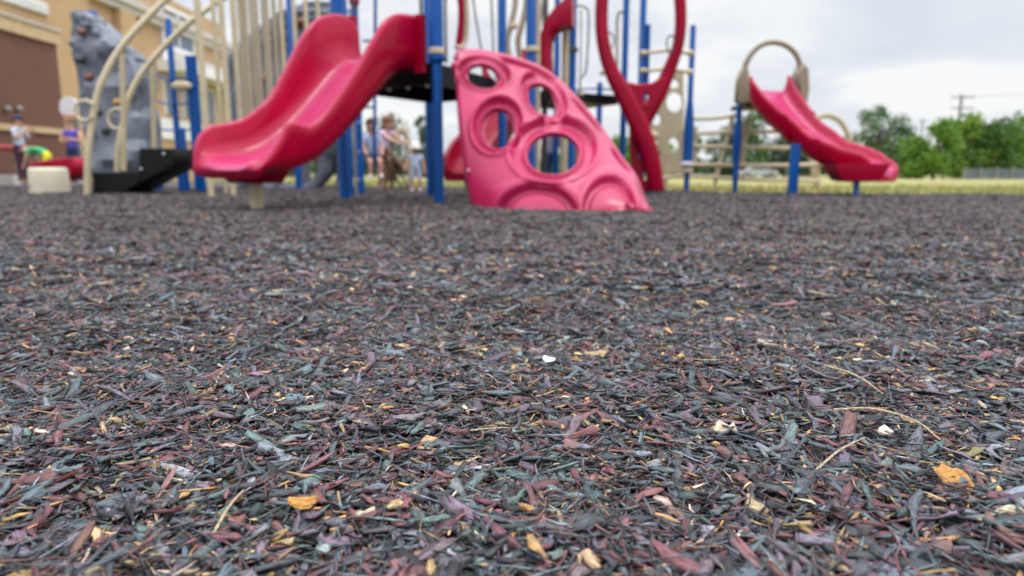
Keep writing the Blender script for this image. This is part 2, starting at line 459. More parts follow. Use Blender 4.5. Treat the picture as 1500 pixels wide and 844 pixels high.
def chip_batch(x, y, L, W, T, R, C, zlo, zhi, tilt):
    n = len(x)
    # ring positions and base widths
    if R >= 7: s = np.array([-1, -.98, -.6, -.1, .4, .97, 1]); base = np.array([0, .62, .95, 1, .92, .62, 0])
    elif R == 5: s = np.array([-1, -.95, 0, .95, 1]); base = np.array([0, .66, 1, .66, 0])
    else: s = np.array([-1, -.4, .5, 1]); base = np.array([.05, 1, .9, .05])
    R = len(s)
    S = np.repeat(s[None], n, 0) + (rng.normal(0, .06, (n, R)) if R == 7 else 0)
    S = np.maximum.accumulate(S, axis=1)
    wm = base[None] * (1 + rng.normal(0, .36, (n, R)))
    wm = np.clip(wm, .0, 1.9)
    end = rng.random((n, 2))
    if R >= 5:
        wm[:, 1] *= .25 + 1.5 * end[:, 0]; wm[:, -2] *= .25 + 1.5 * end[:, 1]
    if C == 5: cs = np.array([(-1, .0), (-.45, .9), (.35, .75), (1, .05), (.1, -.8)])
    elif C == 4: cs = np.array([(-1, 0), (-.2, 1), (1, .1), (.1, -.8)])
    else: cs = np.array([(-1, 0), (.1, 1), (1, -.1)])
    tx = S * L[:, None] / 2                                             # along
    bend = rng.normal(0, .045, n) * L; bz = rng.normal(0, .04, n) * L
    oy = bend[:, None] * S ** 2 + rng.normal(0, .10, (n, R)) * W[:, None]
    oz = bz[:, None] * S ** 2 + rng.normal(0, .25, (n, R)) * T[:, None]
    tw = rng.normal(0, .25, n)[:, None] * S
    wy = wm * W[:, None] / 2
    th = np.maximum(wm, .2) * T[:, None]
    th[:, 0] *= .1; th[:, -1] *= .1
    cy = cs[:, 0][None, None] * wy[..., None] * (1 + rng.normal(0, .18, (n, R, C)))
    cz = cs[:, 1][None, None] * th[..., None] * (1 + rng.normal(0, .25, (n, R, C)))
    ct, st = np.cos(tw)[..., None], np.sin(tw)[..., None]
    ly = oy[..., None] + cy * ct - cz * st
    lz = oz[..., None] + cy * st + cz * ct
    lx = np.repeat(tx[..., None], C, 2) + (rng.normal(0, .02, (n, R, C)) * L[:, None, None])
    # orient
    yaw = rng.uniform(0, 2 * np.pi, n); pit = rng.normal(0, tilt, n); rol = rng.normal(0, tilt * 1.9, n)
    c, q = np.cos(rol)[:, None, None], np.sin(rol)[:, None, None]
    ly, lz = ly * c - lz * q, ly * q + lz * c
    c, q = np.cos(pit)[:, None, None], np.sin(pit)[:, None, None]
    lx, lz = lx * c - lz * q, lx * q + lz * c
    c, q = np.cos(yaw)[:, None, None], np.sin(yaw)[:, None, None]
    lx, ly2 = lx * c - ly * q, lx * q + ly * c
    und = bed_relief(x, y)
    z0 = und + zlo + (zhi - zlo) * rng.random(n) ** .8
    vx = lx + x[:, None, None]; vy = ly2 + y[:, None, None]; vz = lz + z0[:, None, None]
    V = np.stack([vx, vy, vz], -1).reshape(-1, 3)
    # colours
    k = rng.choice(len(PAL), n, p=PW)
    k = np.where((L > .042) & (k >= 4) & (k <= 6), rng.choice(4, n), k)      # the bare wood shows on small slivers only
    col = PAL[k] * np.exp(rng.normal(0, .30, (n, 1))) * np.exp(rng.normal(0, .07, (n, 3)))
    colv = np.repeat(col[:, None], R * C, 1).reshape(-1, 3)
    g = np.empty((n, R, C, 3))
    g[..., 0] = S[..., None] * (L[:, None, None] * 60)
    g[..., 1] = cs[:, 0][None, None] * (W[:, None, None] * 560)
    g[..., 2] = rng.uniform(0, 900, n)[:, None, None]
    # faces
    i = np.arange(R - 1)[:, None]; j = np.arange(C)[None]
    a = i * C + j; b_ = i * C + (j + 1) % C
    q4 = np.stack([a, b_, b_ + C, a + C], -1).reshape(-1, 4)
    FQ = (q4[None] + (np.arange(n) * R * C)[:, None, None]).reshape(-1, 4)
    return V, FQ, colv, g.reshape(-1, 3)

def scatter(y0, y1, dens, k=.80, m=.32):
    ymax_w = k * y1 + m
    n = int(dens * 2 * ymax_w * (y1 - y0))
    y = rng.uniform(y0, y1, n); x = rng.uniform(-ymax_w, ymax_w, n)
    ok = np.abs(x) < k * y + m
    return x[ok], y[ok]

def lengths(n, lo, hi, mode):
    return np.clip(np.exp(rng.normal(math.log(mode), .48, n)), lo, hi)

def make_mulch():
    Vs = []; Fs = []; Cs = []; Gs = []; off = 0
    def add(x, y, L, W, T, R, C, zlo, zhi, tilt):
        nonlocal off
        V, Fq, c, g = chip_batch(x, y, L, W, T, R, C, zlo, zhi, tilt)
        Vs.append(V.astype(np.float32)); Fs.append((Fq + off).astype(np.int32)); Cs.append(c.astype(np.float32)); Gs.append(g.astype(np.float32)); off += len(V)
    # nearest: long shreds, short chips, fines
    x, y = scatter(.40, 1.45, 17000); n = len(x)
    L = lengths(n, .010, .080, .029); W = np.clip(L * np.exp(rng.normal(math.log(.18), .45, n)), .0014, .013)
    add(x, y, L, W, np.clip(W * .22, .0006, .0022), 7, 5, -.004, .020, .20)
    x, y = scatter(.40, 1.45, 24000); n = len(x)
    L = lengths(n, .006, .03, .013); W = np.clip(L * np.exp(rng.normal(math.log(.26), .4, n)), .0012, .010)
    add(x, y, L, W, np.clip(W * .25, .0005, .002), 5, 4, -.002, .022, .24)
    # thin needles and splinters
    x, y = scatter(.40, 1.7, 9000); n = len(x)
    L = rng.uniform(.015, .06, n); W = rng.uniform(.0009, .0026, n)
    add(x, y, L, W, W * .45, 5, 3, .004, .024, .16)
    # a few thin straws
    x, y = scatter(.45, 2.6, 6); n = len(x)
    L = rng.uniform(.04, .10, n); W = rng.uniform(.0012, .0022, n)
    V0 = off
    add(x, y, L, W, W * .4, 7, 4, .020, .028, .10)
    Cs[-1][:] = np.array([.50, .38, .22], np.float32) * np.repeat(rng.uniform(.7, 1.2, n), 28)[:, None]
    # middle
    x, y = scatter(1.45, 2.8, 13000); n = len(x)
    L = lengths(n, .010, .085, .027); W = np.clip(L * np.exp(rng.normal(math.log(.20), .38, n)), .0018, .014)
    add(x, y, L, W, np.clip(W * .24, .0007, .0024), 5, 4, -.002, .022, .20)
    # far
    x, y = scatter(2.8, 6.0, 7500); n = len(x)
    L = lengths(n, .012, .07, .027); W = np.clip(L * np.exp(rng.normal(math.log(.26), .35, n)), .003, .02)
    add(x, y, L, W, np.clip(W * .25, .001, .004), 4, 3, -.002, .020, .22)
    x, y = scatter(6.0, 14.0, 2000, k=.85, m=.6); n = len(x)
    ok = y < np.interp(x, [-22, -9, -6, -3, 0, 3, 8, 14, 22], [27, 25, 19, 15, 12.6, 10.1, 9.0, 8.7, 8.5]) - .03
    x, y = x[ok], y[ok]; n = len(x)
    L = lengths(n, .015, .07, .032); W = np.clip(L * np.exp(rng.normal(math.log(.32), .3, n)), .006, .03)
    add(x, y, L, W, np.clip(W * .25, .001, .005), 4, 3, -.002, .018, .22)
    Cs[-1] *= .80; Cs[-2] *= .84
    for q, k in ((-1, .60), (-2, .38)):      # colours evened towards the batch mean, more strongly further out
        mean = Cs[q].mean(axis=0, keepdims=True); Cs[q] = Cs[q] * (1 - k) + mean * k * np.array([[1, .94, .98]], np.float32)
    V = np.concatenate(Vs); Fq = np.concatenate(Fs); c = np.concatenate(Cs); g = np.concatenate(Gs)
    me = bpy.data.meshes.new('mulch')
    me.vertices.add(len(V)); me.vertices.foreach_set('co', V.ravel())
    me.loops.add(Fq.size); me.loops.foreach_set('vertex_index', Fq.ravel())
    me.polygons.add(len(Fq)); me.polygons.foreach_set('loop_start', np.arange(0, Fq.size, 4, dtype=np.int32))
    me.update(calc_edges=True)
    a = me.attributes.new('chip_col', 'FLOAT_COLOR', 'POINT')
    a.data.foreach_set('color', np.concatenate([c, np.ones((len(c), 1), np.float32)], 1).ravel())
    a = me.attributes.new('grain', 'FLOAT_VECTOR', 'POINT'); a.data.foreach_set('vector', g.ravel())
    me.materials.append(M['chip'])
    print('mulch verts', len(V))
    o = link_mesh('mulch', me)
    tag(o, 'shredded charcoal, maroon and tan wood mulch covering the play area', 'mulch', kind='stuff')
make_mulch()

# single pieces that stand out on the mulch
def special_chip(name, px, py, L, W, T, colour, yaw, label, cat, tilt=0.0, group=None):
    p = G(px, py); mb = MB(); bz_ = .022 + float(bed_relief(p.x, p.y))
    n = 9; secs = []
    rr = random.Random(int(px * 7 + py))
    for i in range(n):
        s = -1 + 2 * i / (n - 1)
        w = W / 2 * (1 - .5 * abs(s) ** 3) * (1 + rr.uniform(-.22, .22)); xx = s * L / 2
        zz = T * .8 * s * s + rr.uniform(-.3, .3) * T
        sec = []
        for a, b in ((-1, 0), (-.6, .8), (0, 1.0), (.6, .8), (1, 0), (0, -.7)):
            yy = a * w; h = b * T
            xj = xx + rr.uniform(-.06, .06) * L
            dx = xj * math.cos(yaw) - yy * math.sin(yaw); dy = xj * math.sin(yaw) + yy * math.cos(yaw)
            sec.append(Vector((p.x + dx, p.y + dy, bz_ + zz + h + tilt * (yy))))
        secs.append(sec)
    mb.sweep(secs)
    o = mb.build(name, colour, None, smooth=False)
    # origin at the piece
    me = o.data
    for v in me.vertices: v.co -= p
    o.location = p
    tag(o, label, cat, group)
    return o
def wood(name, c):
    m = mat(name, c, .7, col2=tuple(k * .55 for k in c), scale=1.0, bump=.6, bscale=300)
    tn = [n for n in m.node_tree.nodes if n.type == 'TEX_NOISE'][0]
    mp = m.node_tree.nodes.new('ShaderNodeMapping'); mp.inputs['Scale'].default_value = (60, 420, 200)
    m.node_tree.links.new(tn.inputs['Vector'].links[0].from_socket, mp.inputs[0]); m.node_tree.links.new(mp.outputs[0], tn.inputs['Vector'])
    return m
M['orange_wood'] = wood('orange_wood', (.62, .30, .07))
M['pale_wood'] = wood('pale_wood', (.50, .34, .20))
M['straw'] = wood('straw', (.62, .50, .32))
M['pale_scrap'] = wood('grey_white_wood', (.50, .48, .46))
M['scrap'] = mat('white_scrap', (.72, .72, .74), .6)
special_chip('wood_chip', 1392, 757, .028, .034, .002, M['orange_wood'], .15, 'broad ribbed orange wood chip lying on dark mulch', 'wood chip', tilt=.45)
special_chip('wood_chip', 446, 796, .024, .013, .003, M['orange_wood'], .1, 'smooth rounded golden wood chip on the purple and slate shreds', 'wood chip', tilt=.3)
special_chip('wood_chip', 872, 538, .036, .020, .003, M['pale_wood'], .2, 'jagged pale peach wood chip in the middle of the mulch', 'wood chip', tilt=.3)
special_chip('wood_chip', 1122, 531, .032, .016, .002, M['pale_scrap'], -.1, 'flat whitish wood chip above the bent straw', 'wood chip', tilt=.2)
special_chip('litter_scrap', 804, 549, .022, .012, .003, M['scrap'], -.7, 'small bright white scrap of litter on the mulch', 'litter', tilt=.4)
def straw(pts, r, label):
    c = catmull([G(*q) + Vector((0, 0, .027 + float(bed_relief(G(*q).x, G(*q).y)) + dz)) for q, dz in pts], 6)
    o = MB().tube(c, [r, r * .9, r * .5], 6).build('straw_stalk', M['straw'], None)
    p = G(*pts[0][0])
    for v in o.data.vertices: v.co -= p
    o.location = p
    tag(o, label, 'straw')
straw([((1205, 583), .004), ((1250, 602), .008), ((1290, 618), 0)], .0017, 'long straight straw stalk lying slantwise on the mulch')
straw([((1218, 647), .002), ((1275, 660), .010), ((1335, 672), .004), ((1372, 690), -.004)], .0016, 'longest bent straw stalk above the orange chip')
straw([((1190, 735), -.006), ((1225, 715), .006), ((1262, 700), .010)], .0013, 'short rising straw stalk tucked under slate chips')
straw([((312, 842), -.008), ((340, 815), .004), ((362, 797), .008)], .0013, 'pale forked straw stalk at the lowest edge of mulch')
straw([((690, 676), .0), ((725, 678), .006), ((755, 672), .003)], .0010, 'thin curved straw stalk lying across teal shreds')

# ------------------------------------------------------------------ sky and light
SUN_EL, SUN_AZ = R_(70), R_(120)     # azimuth clockwise from +Y (behind the camera, to its right)
def make_world():
    w = bpy.data.worlds.new('World'); scene.world = w; w.use_nodes = True
    nt = w.node_tree; N = nt.nodes; L = nt.links; N.clear()
    out = N.new('ShaderNodeOutputWorld')
    sky = N.new('ShaderNodeTexSky'); sky.sky_type = 'NISHITA'; sky.sun_disc = False
    sky.sun_elevation = SUN_EL; sky.sun_rotation = SUN_AZ
    b1 = N.new('ShaderNodeBackground'); b1.inputs['Strength'].default_value = .10; L.new(sky.outputs[0], b1.inputs[0])
    tc = N.new('ShaderNodeTexCoord')
    sp = N.new('ShaderNodeSeparateXYZ'); L.new(tc.outputs['Generated'], sp.inputs[0])
    # cloud layer: project the view direction on a high plane
    mz = N.new('ShaderNodeMath'); mz.operation = 'ADD'; mz.inputs[1].default_value = .22
    ab = N.new('ShaderNodeMath'); ab.operation = 'ABSOLUTE'; L.new(sp.outputs[2], ab.inputs[0]); L.new(ab.outputs[0], mz.inputs[0])
    dx = N.new('ShaderNodeMath'); dx.operation = 'DIVIDE'; L.new(sp.outputs[0], dx.inputs[0]); L.new(mz.outputs[0], dx.inputs[1])
    dy = N.new('ShaderNodeMath'); dy.operation = 'DIVIDE'; L.new(sp.outputs[1], dy.inputs[0]); L.new(mz.outputs[0], dy.inputs[1])
    cb = N.new('ShaderNodeCombineXYZ'); L.new(dx.outputs[0], cb.inputs[0]); L.new(dy.outputs[0], cb.inputs[1])
    nz = N.new('ShaderNodeTexNoise'); nz.inputs['Scale'].default_value = 1.5; nz.inputs['Detail'].default_value = 5; nz.inputs['Roughness'].default_value = .5
    nz.inputs['Distortion'].default_value = .4
    mpp = N.new('ShaderNodeMapping'); mpp.inputs['Location'].default_value = (3.1, 1.7, 0); L.new(cb.outputs[0], mpp.inputs[0]); L.new(mpp.outputs[0], nz.inputs['Vector'])
    cr = N.new('ShaderNodeValToRGB'); e = cr.color_ramp.elements
    e[0].position = .34; e[0].color = (.76, .80, .875, 1); e[1].position = .58; e[1].color = (.995, .997, 1, 1)
    q = e.new(.47); q.color = (.85, .885, .94, 1)
    L.new(nz.outputs['Fac'], cr.inputs[0])
    # overcast sky: brighter overhead than at the horizon
    zr = N.new('ShaderNodeMapRange'); zr.inputs[1].default_value = .24; zr.inputs[2].default_value = 1; zr.inputs[3].default_value = 1.0; zr.inputs[4].default_value = ZEN
    L.new(sp.outputs[2], zr.inputs[0])
    b2 = N.new('ShaderNodeBackground'); L.new(cr.outputs[0], b2.inputs[0]); L.new(zr.outputs[0], b2.inputs[1])
    mx = N.new('ShaderNodeMixShader'); mx.inputs[0].default_value = .92
    L.new(b1.outputs[0], mx.inputs[1]); L.new(b2.outputs[0], mx.inputs[2]); L.new(mx.outputs[0], out.inputs[0])
ZEN = 4.2
make_world()
sl = bpy.data.lights.new('sun', 'SUN'); sl.energy = 1.2; sl.angle = R_(14); sl.color = (1, .96, .90)
so = bpy.data.objects.new('sun', sl); COL.objects.link(so)
d = Vector((math.sin(SUN_AZ) * math.cos(SUN_EL), math.cos(SUN_AZ) * math.cos(SUN_EL), math.sin(SUN_EL)))
so.rotation_euler = d.to_track_quat('Z', 'Y').to_euler(); so.location = d * 30

cd = bpy.data.cameras.new('camera'); cam = bpy.data.objects.new('camera', cd); COL.objects.link(cam)
cam.location = (0, 0, H); cam.rotation_euler = (math.pi / 2 - TH, 0, 0)
cd.sensor_width = 36; cd.lens = 24; cd.clip_start = .02; cd.clip_end = 4000
cd.dof.use_dof = True; cd.dof.focus_distance = .80; cd.dof.aperture_fstop = 3.5; cd.dof.aperture_blades = 7
scene.camera = cam
vs = scene.view_settings; vs.view_transform = 'Standard'; vs.look = 'None'; vs.exposure = 0; vs.gamma = 1; vs.use_curve_mapping = False
scene.render.resolution_x = 1024; scene.render.resolution_y = 576
scene.cycles.use_denoising = True
scene.cycles.max_bounces = 6; scene.cycles.diffuse_bounces = 3; scene.cycles.glossy_bounces = 3
# ================================================================== PLAY EQUIPMENT
def gpost(parent, px, py, ztop, r=.05, **k):
    p = G(px, py); return post(parent, p.x, p.y, ztop, r, **k)

# ------------------------------------------------------------------ main deck tower
A = G(505, 297); B = G(643.5, 302)
e1 = (B - A).normalized(); e2 = Vector((-e1.y, e1.x, 0))         # along the slide edge, and back
SIDE = (B - A).length
A2 = G(631, 290.3); B2 = Vector((-.11, A2.y + (B - A).y, 0))
DZ = 1.34                                                         # deck top
tower = thing('deck_tower', (A + B + A2 + B2) / 4, 'blue post deck tower with black platform that carries the big slide and the pink climber', 'play tower')
for q in (A, B, A2, B2):
    post(tower, q.x, q.y, 3.4, .048, steps=[(DZ + .05, .066)] if q in (A, B) else None)
# deck: black vinyl platform with a skirt and round weld nuts below
mb = MB()
cor = [A + e1 * .07, B - e1 * .07, B2 - e1 * .07, A2 + e1 * .07]
cor = [c + (e2 * .04 if i < 2 else -e2 * .04) for i, c in enumerate(cor)]
def slab(mb, cor, z0, z1):
    mb.sweep([[c + Vector((0, 0, z0)) for c in cor], [c + Vector((0, 0, z1)) for c in cor]])
slab(mb, cor, DZ - .05, DZ)
for i in range(4):
    a, b = cor[i], cor[(i + 1) % 4]; t = (b - a).normalized(); nrm = Vector((t.y, -t.x, 0)) * -.03
    slab(mb, [a + t * .004, b - t * .004, b - t * .004 + nrm, a + t * .004 + nrm], DZ - .20, DZ - .051)
deck = mb.build('deck', M['black'], tower, smooth=False)
for k in range(4):
    c = A + e1 * (SIDE * (.30 + .19 * k)) + e2 * .06
    MB().lathe((c.x, c.y, DZ - .225), [(.018, 0), (.022, .01), (.022, .03)], 10).build('bolt', M['hub'], deck)
for q in (A, B, A2, B2):          # tan clamp rings with a blue cup below
    MB().lathe((q.x, q.y, DZ + .055), [(.068, 0), (.078, .008), (.078, .05), (.068, .058)], 18).build('clamp', M['tan'], tower)
    MB().lathe((q.x, q.y, DZ - .03), [(.05, 0), (.062, .02), (.082, .04), (.082, .07), (.06, .082)], 18).build('collar', M['blue'], tower)
# handrails beside the slide opening and over the climber opening
def rail(parent, pts, r, m, name='handrail', n=6):
    return MB().tube(catmull(pts, n), r, 8).build(name, m, parent)
UPZ = Vector((0, 0, 1))
rail(tower, [A + e1 * .25 + UPZ * (DZ + .55), A + e1 * .25 + UPZ * (DZ + 1.2), A + e1 * .25 + UPZ * 3.0], .014, M['darkgrey'])
rail(tower, [B - e1 * .18 + UPZ * (DZ + .35), B - e1 * .18 + UPZ * (DZ + 1.2), B - e1 * .18 + UPZ * 3.0], .014, M['darkgrey'])
rail(tower, [B + e2 * .14 + UPZ * DZ, B + e2 * .14 + UPZ * (DZ + .9), B + e2 * .14 + UPZ * 3.0], .016, M['rail_grey'])
p1 = P(680, 66, 6.75); p2 = P(684, 30, 6.75); p3 = P(682, -12, 6.75); p0 = P(668, 70, 6.65)
rail(tower, [p0, p1, p2, p3, P(676, -50, 6.7)], .022, M['tan_dull'])
rail(tower, [P(691, -20, 6.9), P(696, 20, 6.9), P(705, 72, 6.9)], .012, M['rail_grey'])
rail(tower, [P(719, -20, 7.2), P(721, 30, 7.2), P(723, 78, 7.2)], .012, M['rail_grey'])
# red arch behind the post
MB().tube(catmull([P(668, -40, 7.3), P(677, 0, 7.3), P(678, 30, 7.3), P(674, 66, 7.3)], 6), .03, 8, flat=.05).build('arch_panel', M['dark_red'], tower)
# red knob panel above the slide
MB().blob(P(519, 2, 7.4), .055, .05, .06, 14, 9).build('knob', M['red'], tower)

# ------------------------------------------------------------------ the big slide
mid = (A + B) / 2
dirv = -e2
exit_xy = P(338, 243, 5.35); exit_xy.z = 0
start = mid + e1 * .05 + dirv * .02
run = (exit_xy - start); Lh = run.length
dv = run.normalized(); wv = Vector((-dv.y, dv.x, 0))             # wv points to the rear rail side for a viewer? fixed below
if wv.x > 0: wv = -wv                                             # wv: towards the rear-left rail
#        s      z     half w  left wall  right wall
PROF = [(0.00, DZ + .01, .36, .38, .40), (.07, DZ + .01, .36, .47, .40), (.15, DZ - .02, .36, .48, .39), (.24, 1.20, .35, .46, .33), (.36, 1.00, .34, .395, .27),
        (.50, .77, .335, .31, .23), (.62, .60, .33, .29, .20), (.70, .505, .33, .29, .205), (.76, .455, .33, .30, .25), (.81, .43, .33, .30, .285), (.86, .412, .33, .30, .27), (.915, .405, .325, .28, .15),
        (.962, .395, .32, .20, .06), (.985, .385, .31, .09, .02), (1.0, .365, .30, .03, .005), (1.012, .335, .29, .01, .0)]
slide = thing('slide', exit_xy, 'big glossy red slide curving down from the deck tower to a cream post foot', 'slide')
ns = 70
par = np.array(PROF)
sk = par[:, 0]
tt = np.linspace(0, 1.012, ns)
def pch(col):
    c = catmull([(a, b, 0) for a, b in zip(sk, par[:, col])], 10)
    return np.interp(tt, [q.x for q in c], [q.y for q in c])
zf, hw, hl, hr = pch(1), pch(2), pch(3), pch(4)
secs = []
for i in range(ns):
    c = start + dv * (Lh * tt[i]); c.z = zf[i]
    j0, j1 = max(0, i - 1), min(ns - 1, i + 1)
    tg = (dv * (Lh * (tt[j1] - tt[j0])) + UPZ * (zf[j1] - zf[j0])).normalized()
    nrm = tg.cross(wv); nrm = nrm if nrm.z > 0 else -nrm
    nrm = (nrm * .75 + UPZ * .25).normalized()
    w, l, r = hw[i], max(hl[i], .0), max(hr[i], .0)
    b = .08
    def side(h, sg):
        h = max(h, .012)
        inner = [(w - .16, .004), (w - .07, .02 + .0 * h), (w - .025, min(.075, h * .5)), (w, h * .55), (w + .004, max(h - .03, h * .7)), (w + .016, h - .006), (w + .036, h), (w + .058, h - .008), (w + .068, max(h - .04, h * .6) - .004)]
        outer = [(w + .062, max(h - .10, -.02)), (w + .045, max(h * .35 - .06, -.05)), (w + .02, -.06), (w - .06, -b)]
        fl = .10 * sstep(.55, .95, tt[i]) if sg > 0 else 0      # the exit flares on the open side
        return [(sg * (x + fl * min(1, max(0, (x - w + .16) / .16))), z) for x, z in inner + outer]
    L_ = side(l, 1); R_s = side(r, -1)
    loop = list(reversed(R_s)) + [(0, 0)] + L_
    secs.append([c + wv * x + nrm * z for x, z in loop])
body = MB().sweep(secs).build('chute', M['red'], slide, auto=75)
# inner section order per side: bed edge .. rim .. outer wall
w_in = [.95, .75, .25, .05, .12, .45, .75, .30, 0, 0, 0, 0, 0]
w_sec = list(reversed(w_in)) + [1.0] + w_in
set_pink_mix(body, w_sec * ns)
# moulded foot under the exit and its cream post
fp = G(377, 309.5)
q0 = start + dv * (Lh * .80); 
mbf = MB()
def rect(c, a, b, z): return [Vector((c.x, c.y, z)) + dv * (sx * a) + wv * (sy * b) for sx, sy in ((-1, -1), (1, -1), (1, 1), (-1, 1))]
mbf.sweep([rect(fp, .14, .13, .232), rect(fp, .16, .155, .245), rect(fp, .20, .18, .33), rect(fp, .22, .20, .36)])
mbf.build('foot_mount', M['red'], slide, auto=50)
MB().box((fp.x, fp.y, .12), (.078, .078, .30), math.atan2(dv.y, dv.x)).build('support_post', M['tan'], slide, smooth=False)
# entry hood flanges at the deck
for sg, hh in ((1, .50), (-1, .42)):
    c = start + wv * (sg * .43) + dv * .03
    mbx = MB()
    mbx.sweep([[c + dv * a + wv * b + UPZ * z for a, b in ((-.03, -.05), (.03, -.05), (.03, .05), (-.03, .05))] for z in (DZ - .10, DZ + .1, DZ + hh - .08, DZ + hh)])
    mbx.build('entry_flange', M['red'], slide)

# ------------------------------------------------------------------ pink climber shell with round openings
climber = thing('shell_climber', G(815, 311), 'faded pink domed climber shell with round holes bolted beside the deck', 'climber')
Fp = catmull([P(688, 304, 5.85), P(765, 313, 5.42), P(850, 315, 5.30), P(948, 313, 5.38)], 30)
Rp = catmull([P(663, 72, 6.45), P(690, 69, 6.55), P(722, 73, 6.65), P(762, 83, 6.7), P(801, 100, 6.68), P(840, 134, 6.5), P(884, 187, 6.25), P(911, 227, 6.0), P(934, 259, 5.85), P(947, 296, 5.65)], 16)
def at_(c, t):
    x = min(max(t, 0), 1) * (len(c) - 1); i = min(int(x), len(c) - 2); f = x - i
    return c[i].lerp(c[i + 1], f)
HOLES = [  # px, py, rx, ry, rotation, through, bowl factor
    (709, 107, 25, 16, .18, 1, 1.55), (797, 140, 27, 18, .80, 1, 1.5), (728.5, 183, 25.5, 30, .35, 1, 1.38), (811, 219, 40, 30, -.12, 1, 1.58),
    (786, 313, 60, 44, -.03, 0, 1.0), (892, 303, 38, 46, .15, 0, 1.0), ]
def hole_r(px, py, h):
    dx, dy = px - h[0], py - h[1]; c, s = math.cos(h[4]), math.sin(h[4])
    return math.hypot((dx * c + dy * s) / h[2], (-dx * s + dy * c) / h[3])


NT, NV = 250, 250
grid = []
VMAX = 1.16
for i in range(NT + 1):
    t = -.04 + 1.06 * i / NT
    row = []
    te = min(max(t, 0), 1)
    f, r = at_(Fp, te), at_(Rp, te)
    for j in range(NV + 1):
        v = VMAX * j / NV - .02
        if v <= 1:
            p = f.lerp(r, v) if v > 0 else f + (f - r) * -v * .6
            bul = math.sin(math.pi * min(max(v, 0), 1) ** .85)
            p = p + Vector((-.035 * (1 - te) ** 2, -.17 * (.35 + .65 * te), 0)) * bul
        else:
            k = (v - 1) / (VMAX - 1); hgt = max(r.z, .05)
            p = r + Vector((.03 * k * min(1, hgt), .17 * k * min(1, hgt + .1), -.05 * k * k * min(1, hgt * 2) - .005 * k))
        # soften the ridge
        if t < 0: p = p + Vector((-t * .25, -t * 3.4, 0))
        row.append(p)
    grid.append(row)
ga = np.array([[tuple(p) for p in r] for r in grid])
# round the ridge by smoothing across v near v = 1
for it in range(60):
    sm = ga.copy(); sm[:, 1:-1] = (ga[:, :-2] + ga[:, 2:]) / 2
    wgt = np.exp(-((np.linspace(-.02, VMAX - .02, NV + 1) - 1) / .10) ** 2)[None, :, None]
    ga = ga * (1 - wgt) + sm * wgt
    st = ga.copy(); st[1:-1] = (ga[:-2] + ga[2:]) / 2
    wt = np.exp(-((np.linspace(-.04, 1.02, NT + 1) - 0) / .03) ** 2)[:, None, None]
    ga = ga * (1 - wt) + st * wt
nv = np.gradient(ga, axis=1); nt_ = np.gradient(ga, axis=0)
nn = np.cross(nv, nt_); nn /= np.linalg.norm(nn, axis=2, keepdims=True) + 1e-9
if nn[NT // 2, NV // 2, 1] > 0: nn = -nn
verts = []; kill = {}
rmin = np.ones((NT + 1, NV + 1)) * 9
for i in range(NT + 1):
    for j in range(NV + 1):
        p = ga[i, j]; px, py = project(p); disp = 0; v = VMAX * j / NV - .02
        fr = v <= 1.12
        for h in HOLES:
            r = hole_r(px, py, h)
            if not fr: continue
            if h[5] == 2:
                disp -= .035 * (1 - sstep(.55, 1.25, r))
            elif h[5]:
                rmin[i, j] = min(rmin[i, j], r)
                bf = h[6]
                # bowl: a step down on the upper rim, a soft roll at the opening
                disp -= .070 * (1 - sstep(bf - .08, bf + .04, r))
                disp += .016 * math.exp(-((r - bf - .10) / .12) ** 2)
                disp += .030 * math.exp(-((r - 1.06) / .12) ** 2)
            else:
                disp -= .065 * (1 - sstep(.92, 1.02, r)) 
                disp += .012 * math.exp(-((r - 1.12) / .12) ** 2)
                disp += .030 * (1 - sstep(.70, .80, r))
        disp *= 1 - sstep(.86, .97, v)
        tt_ = -.04 + 1.06 * i / NT
        for ta, tb, vc, vh, dp in ((.24, .50, .950, .022, .06), (.54, .68, .935, .028, .07), (.71, .86, .905, .050, .10)):
            gq = sstep(ta, ta + .05, tt_) * (1 - sstep(tb - .05, tb, tt_))
            disp -= dp * gq * math.exp(-((v - vc) / vh) ** 4)
        verts.append(Vector(p) + Vector(nn[i, j]) * disp)
faces = []
for i in range(NT):
    for j in range(NV):
        q = (rmin[i, j] + rmin[i + 1, j] + rmin[i, j + 1] + rmin[i + 1, j + 1]) / 4
        if q < 1: continue
        a = i * (NV + 1) + j
        faces.append((a, a + NV + 1, a + NV + 2, a + 1))
mb = MB(); mb.v = verts; mb.f = faces
shell = mb.build('shell', M['faded_red'], climber, auto=180)
md = shell.modifiers.new('thick', 'SOLIDIFY'); md.thickness = .05; md.offset = -1 if True else 1
sm_ = shell.modifiers.new('smooth', 'SMOOTH'); sm_.factor = .5; sm_.iterations = 2
bake(shell)
# fixing bolts along the mounting edge and the foot
for q in [P(676, 120, 6.3), P(680, 190, 6.1), P(686, 250, 5.9)]:
    MB().blob(q, .014, .012, .014, 8, 6).build('bolt', M['hub'], climber)
# bolt tab at the upper corner
c = P(668, 98, 6.42)
MB().blob(c, .05, .05, .05, 10, 7).build('mount_tab', M['faded_red'], climber)

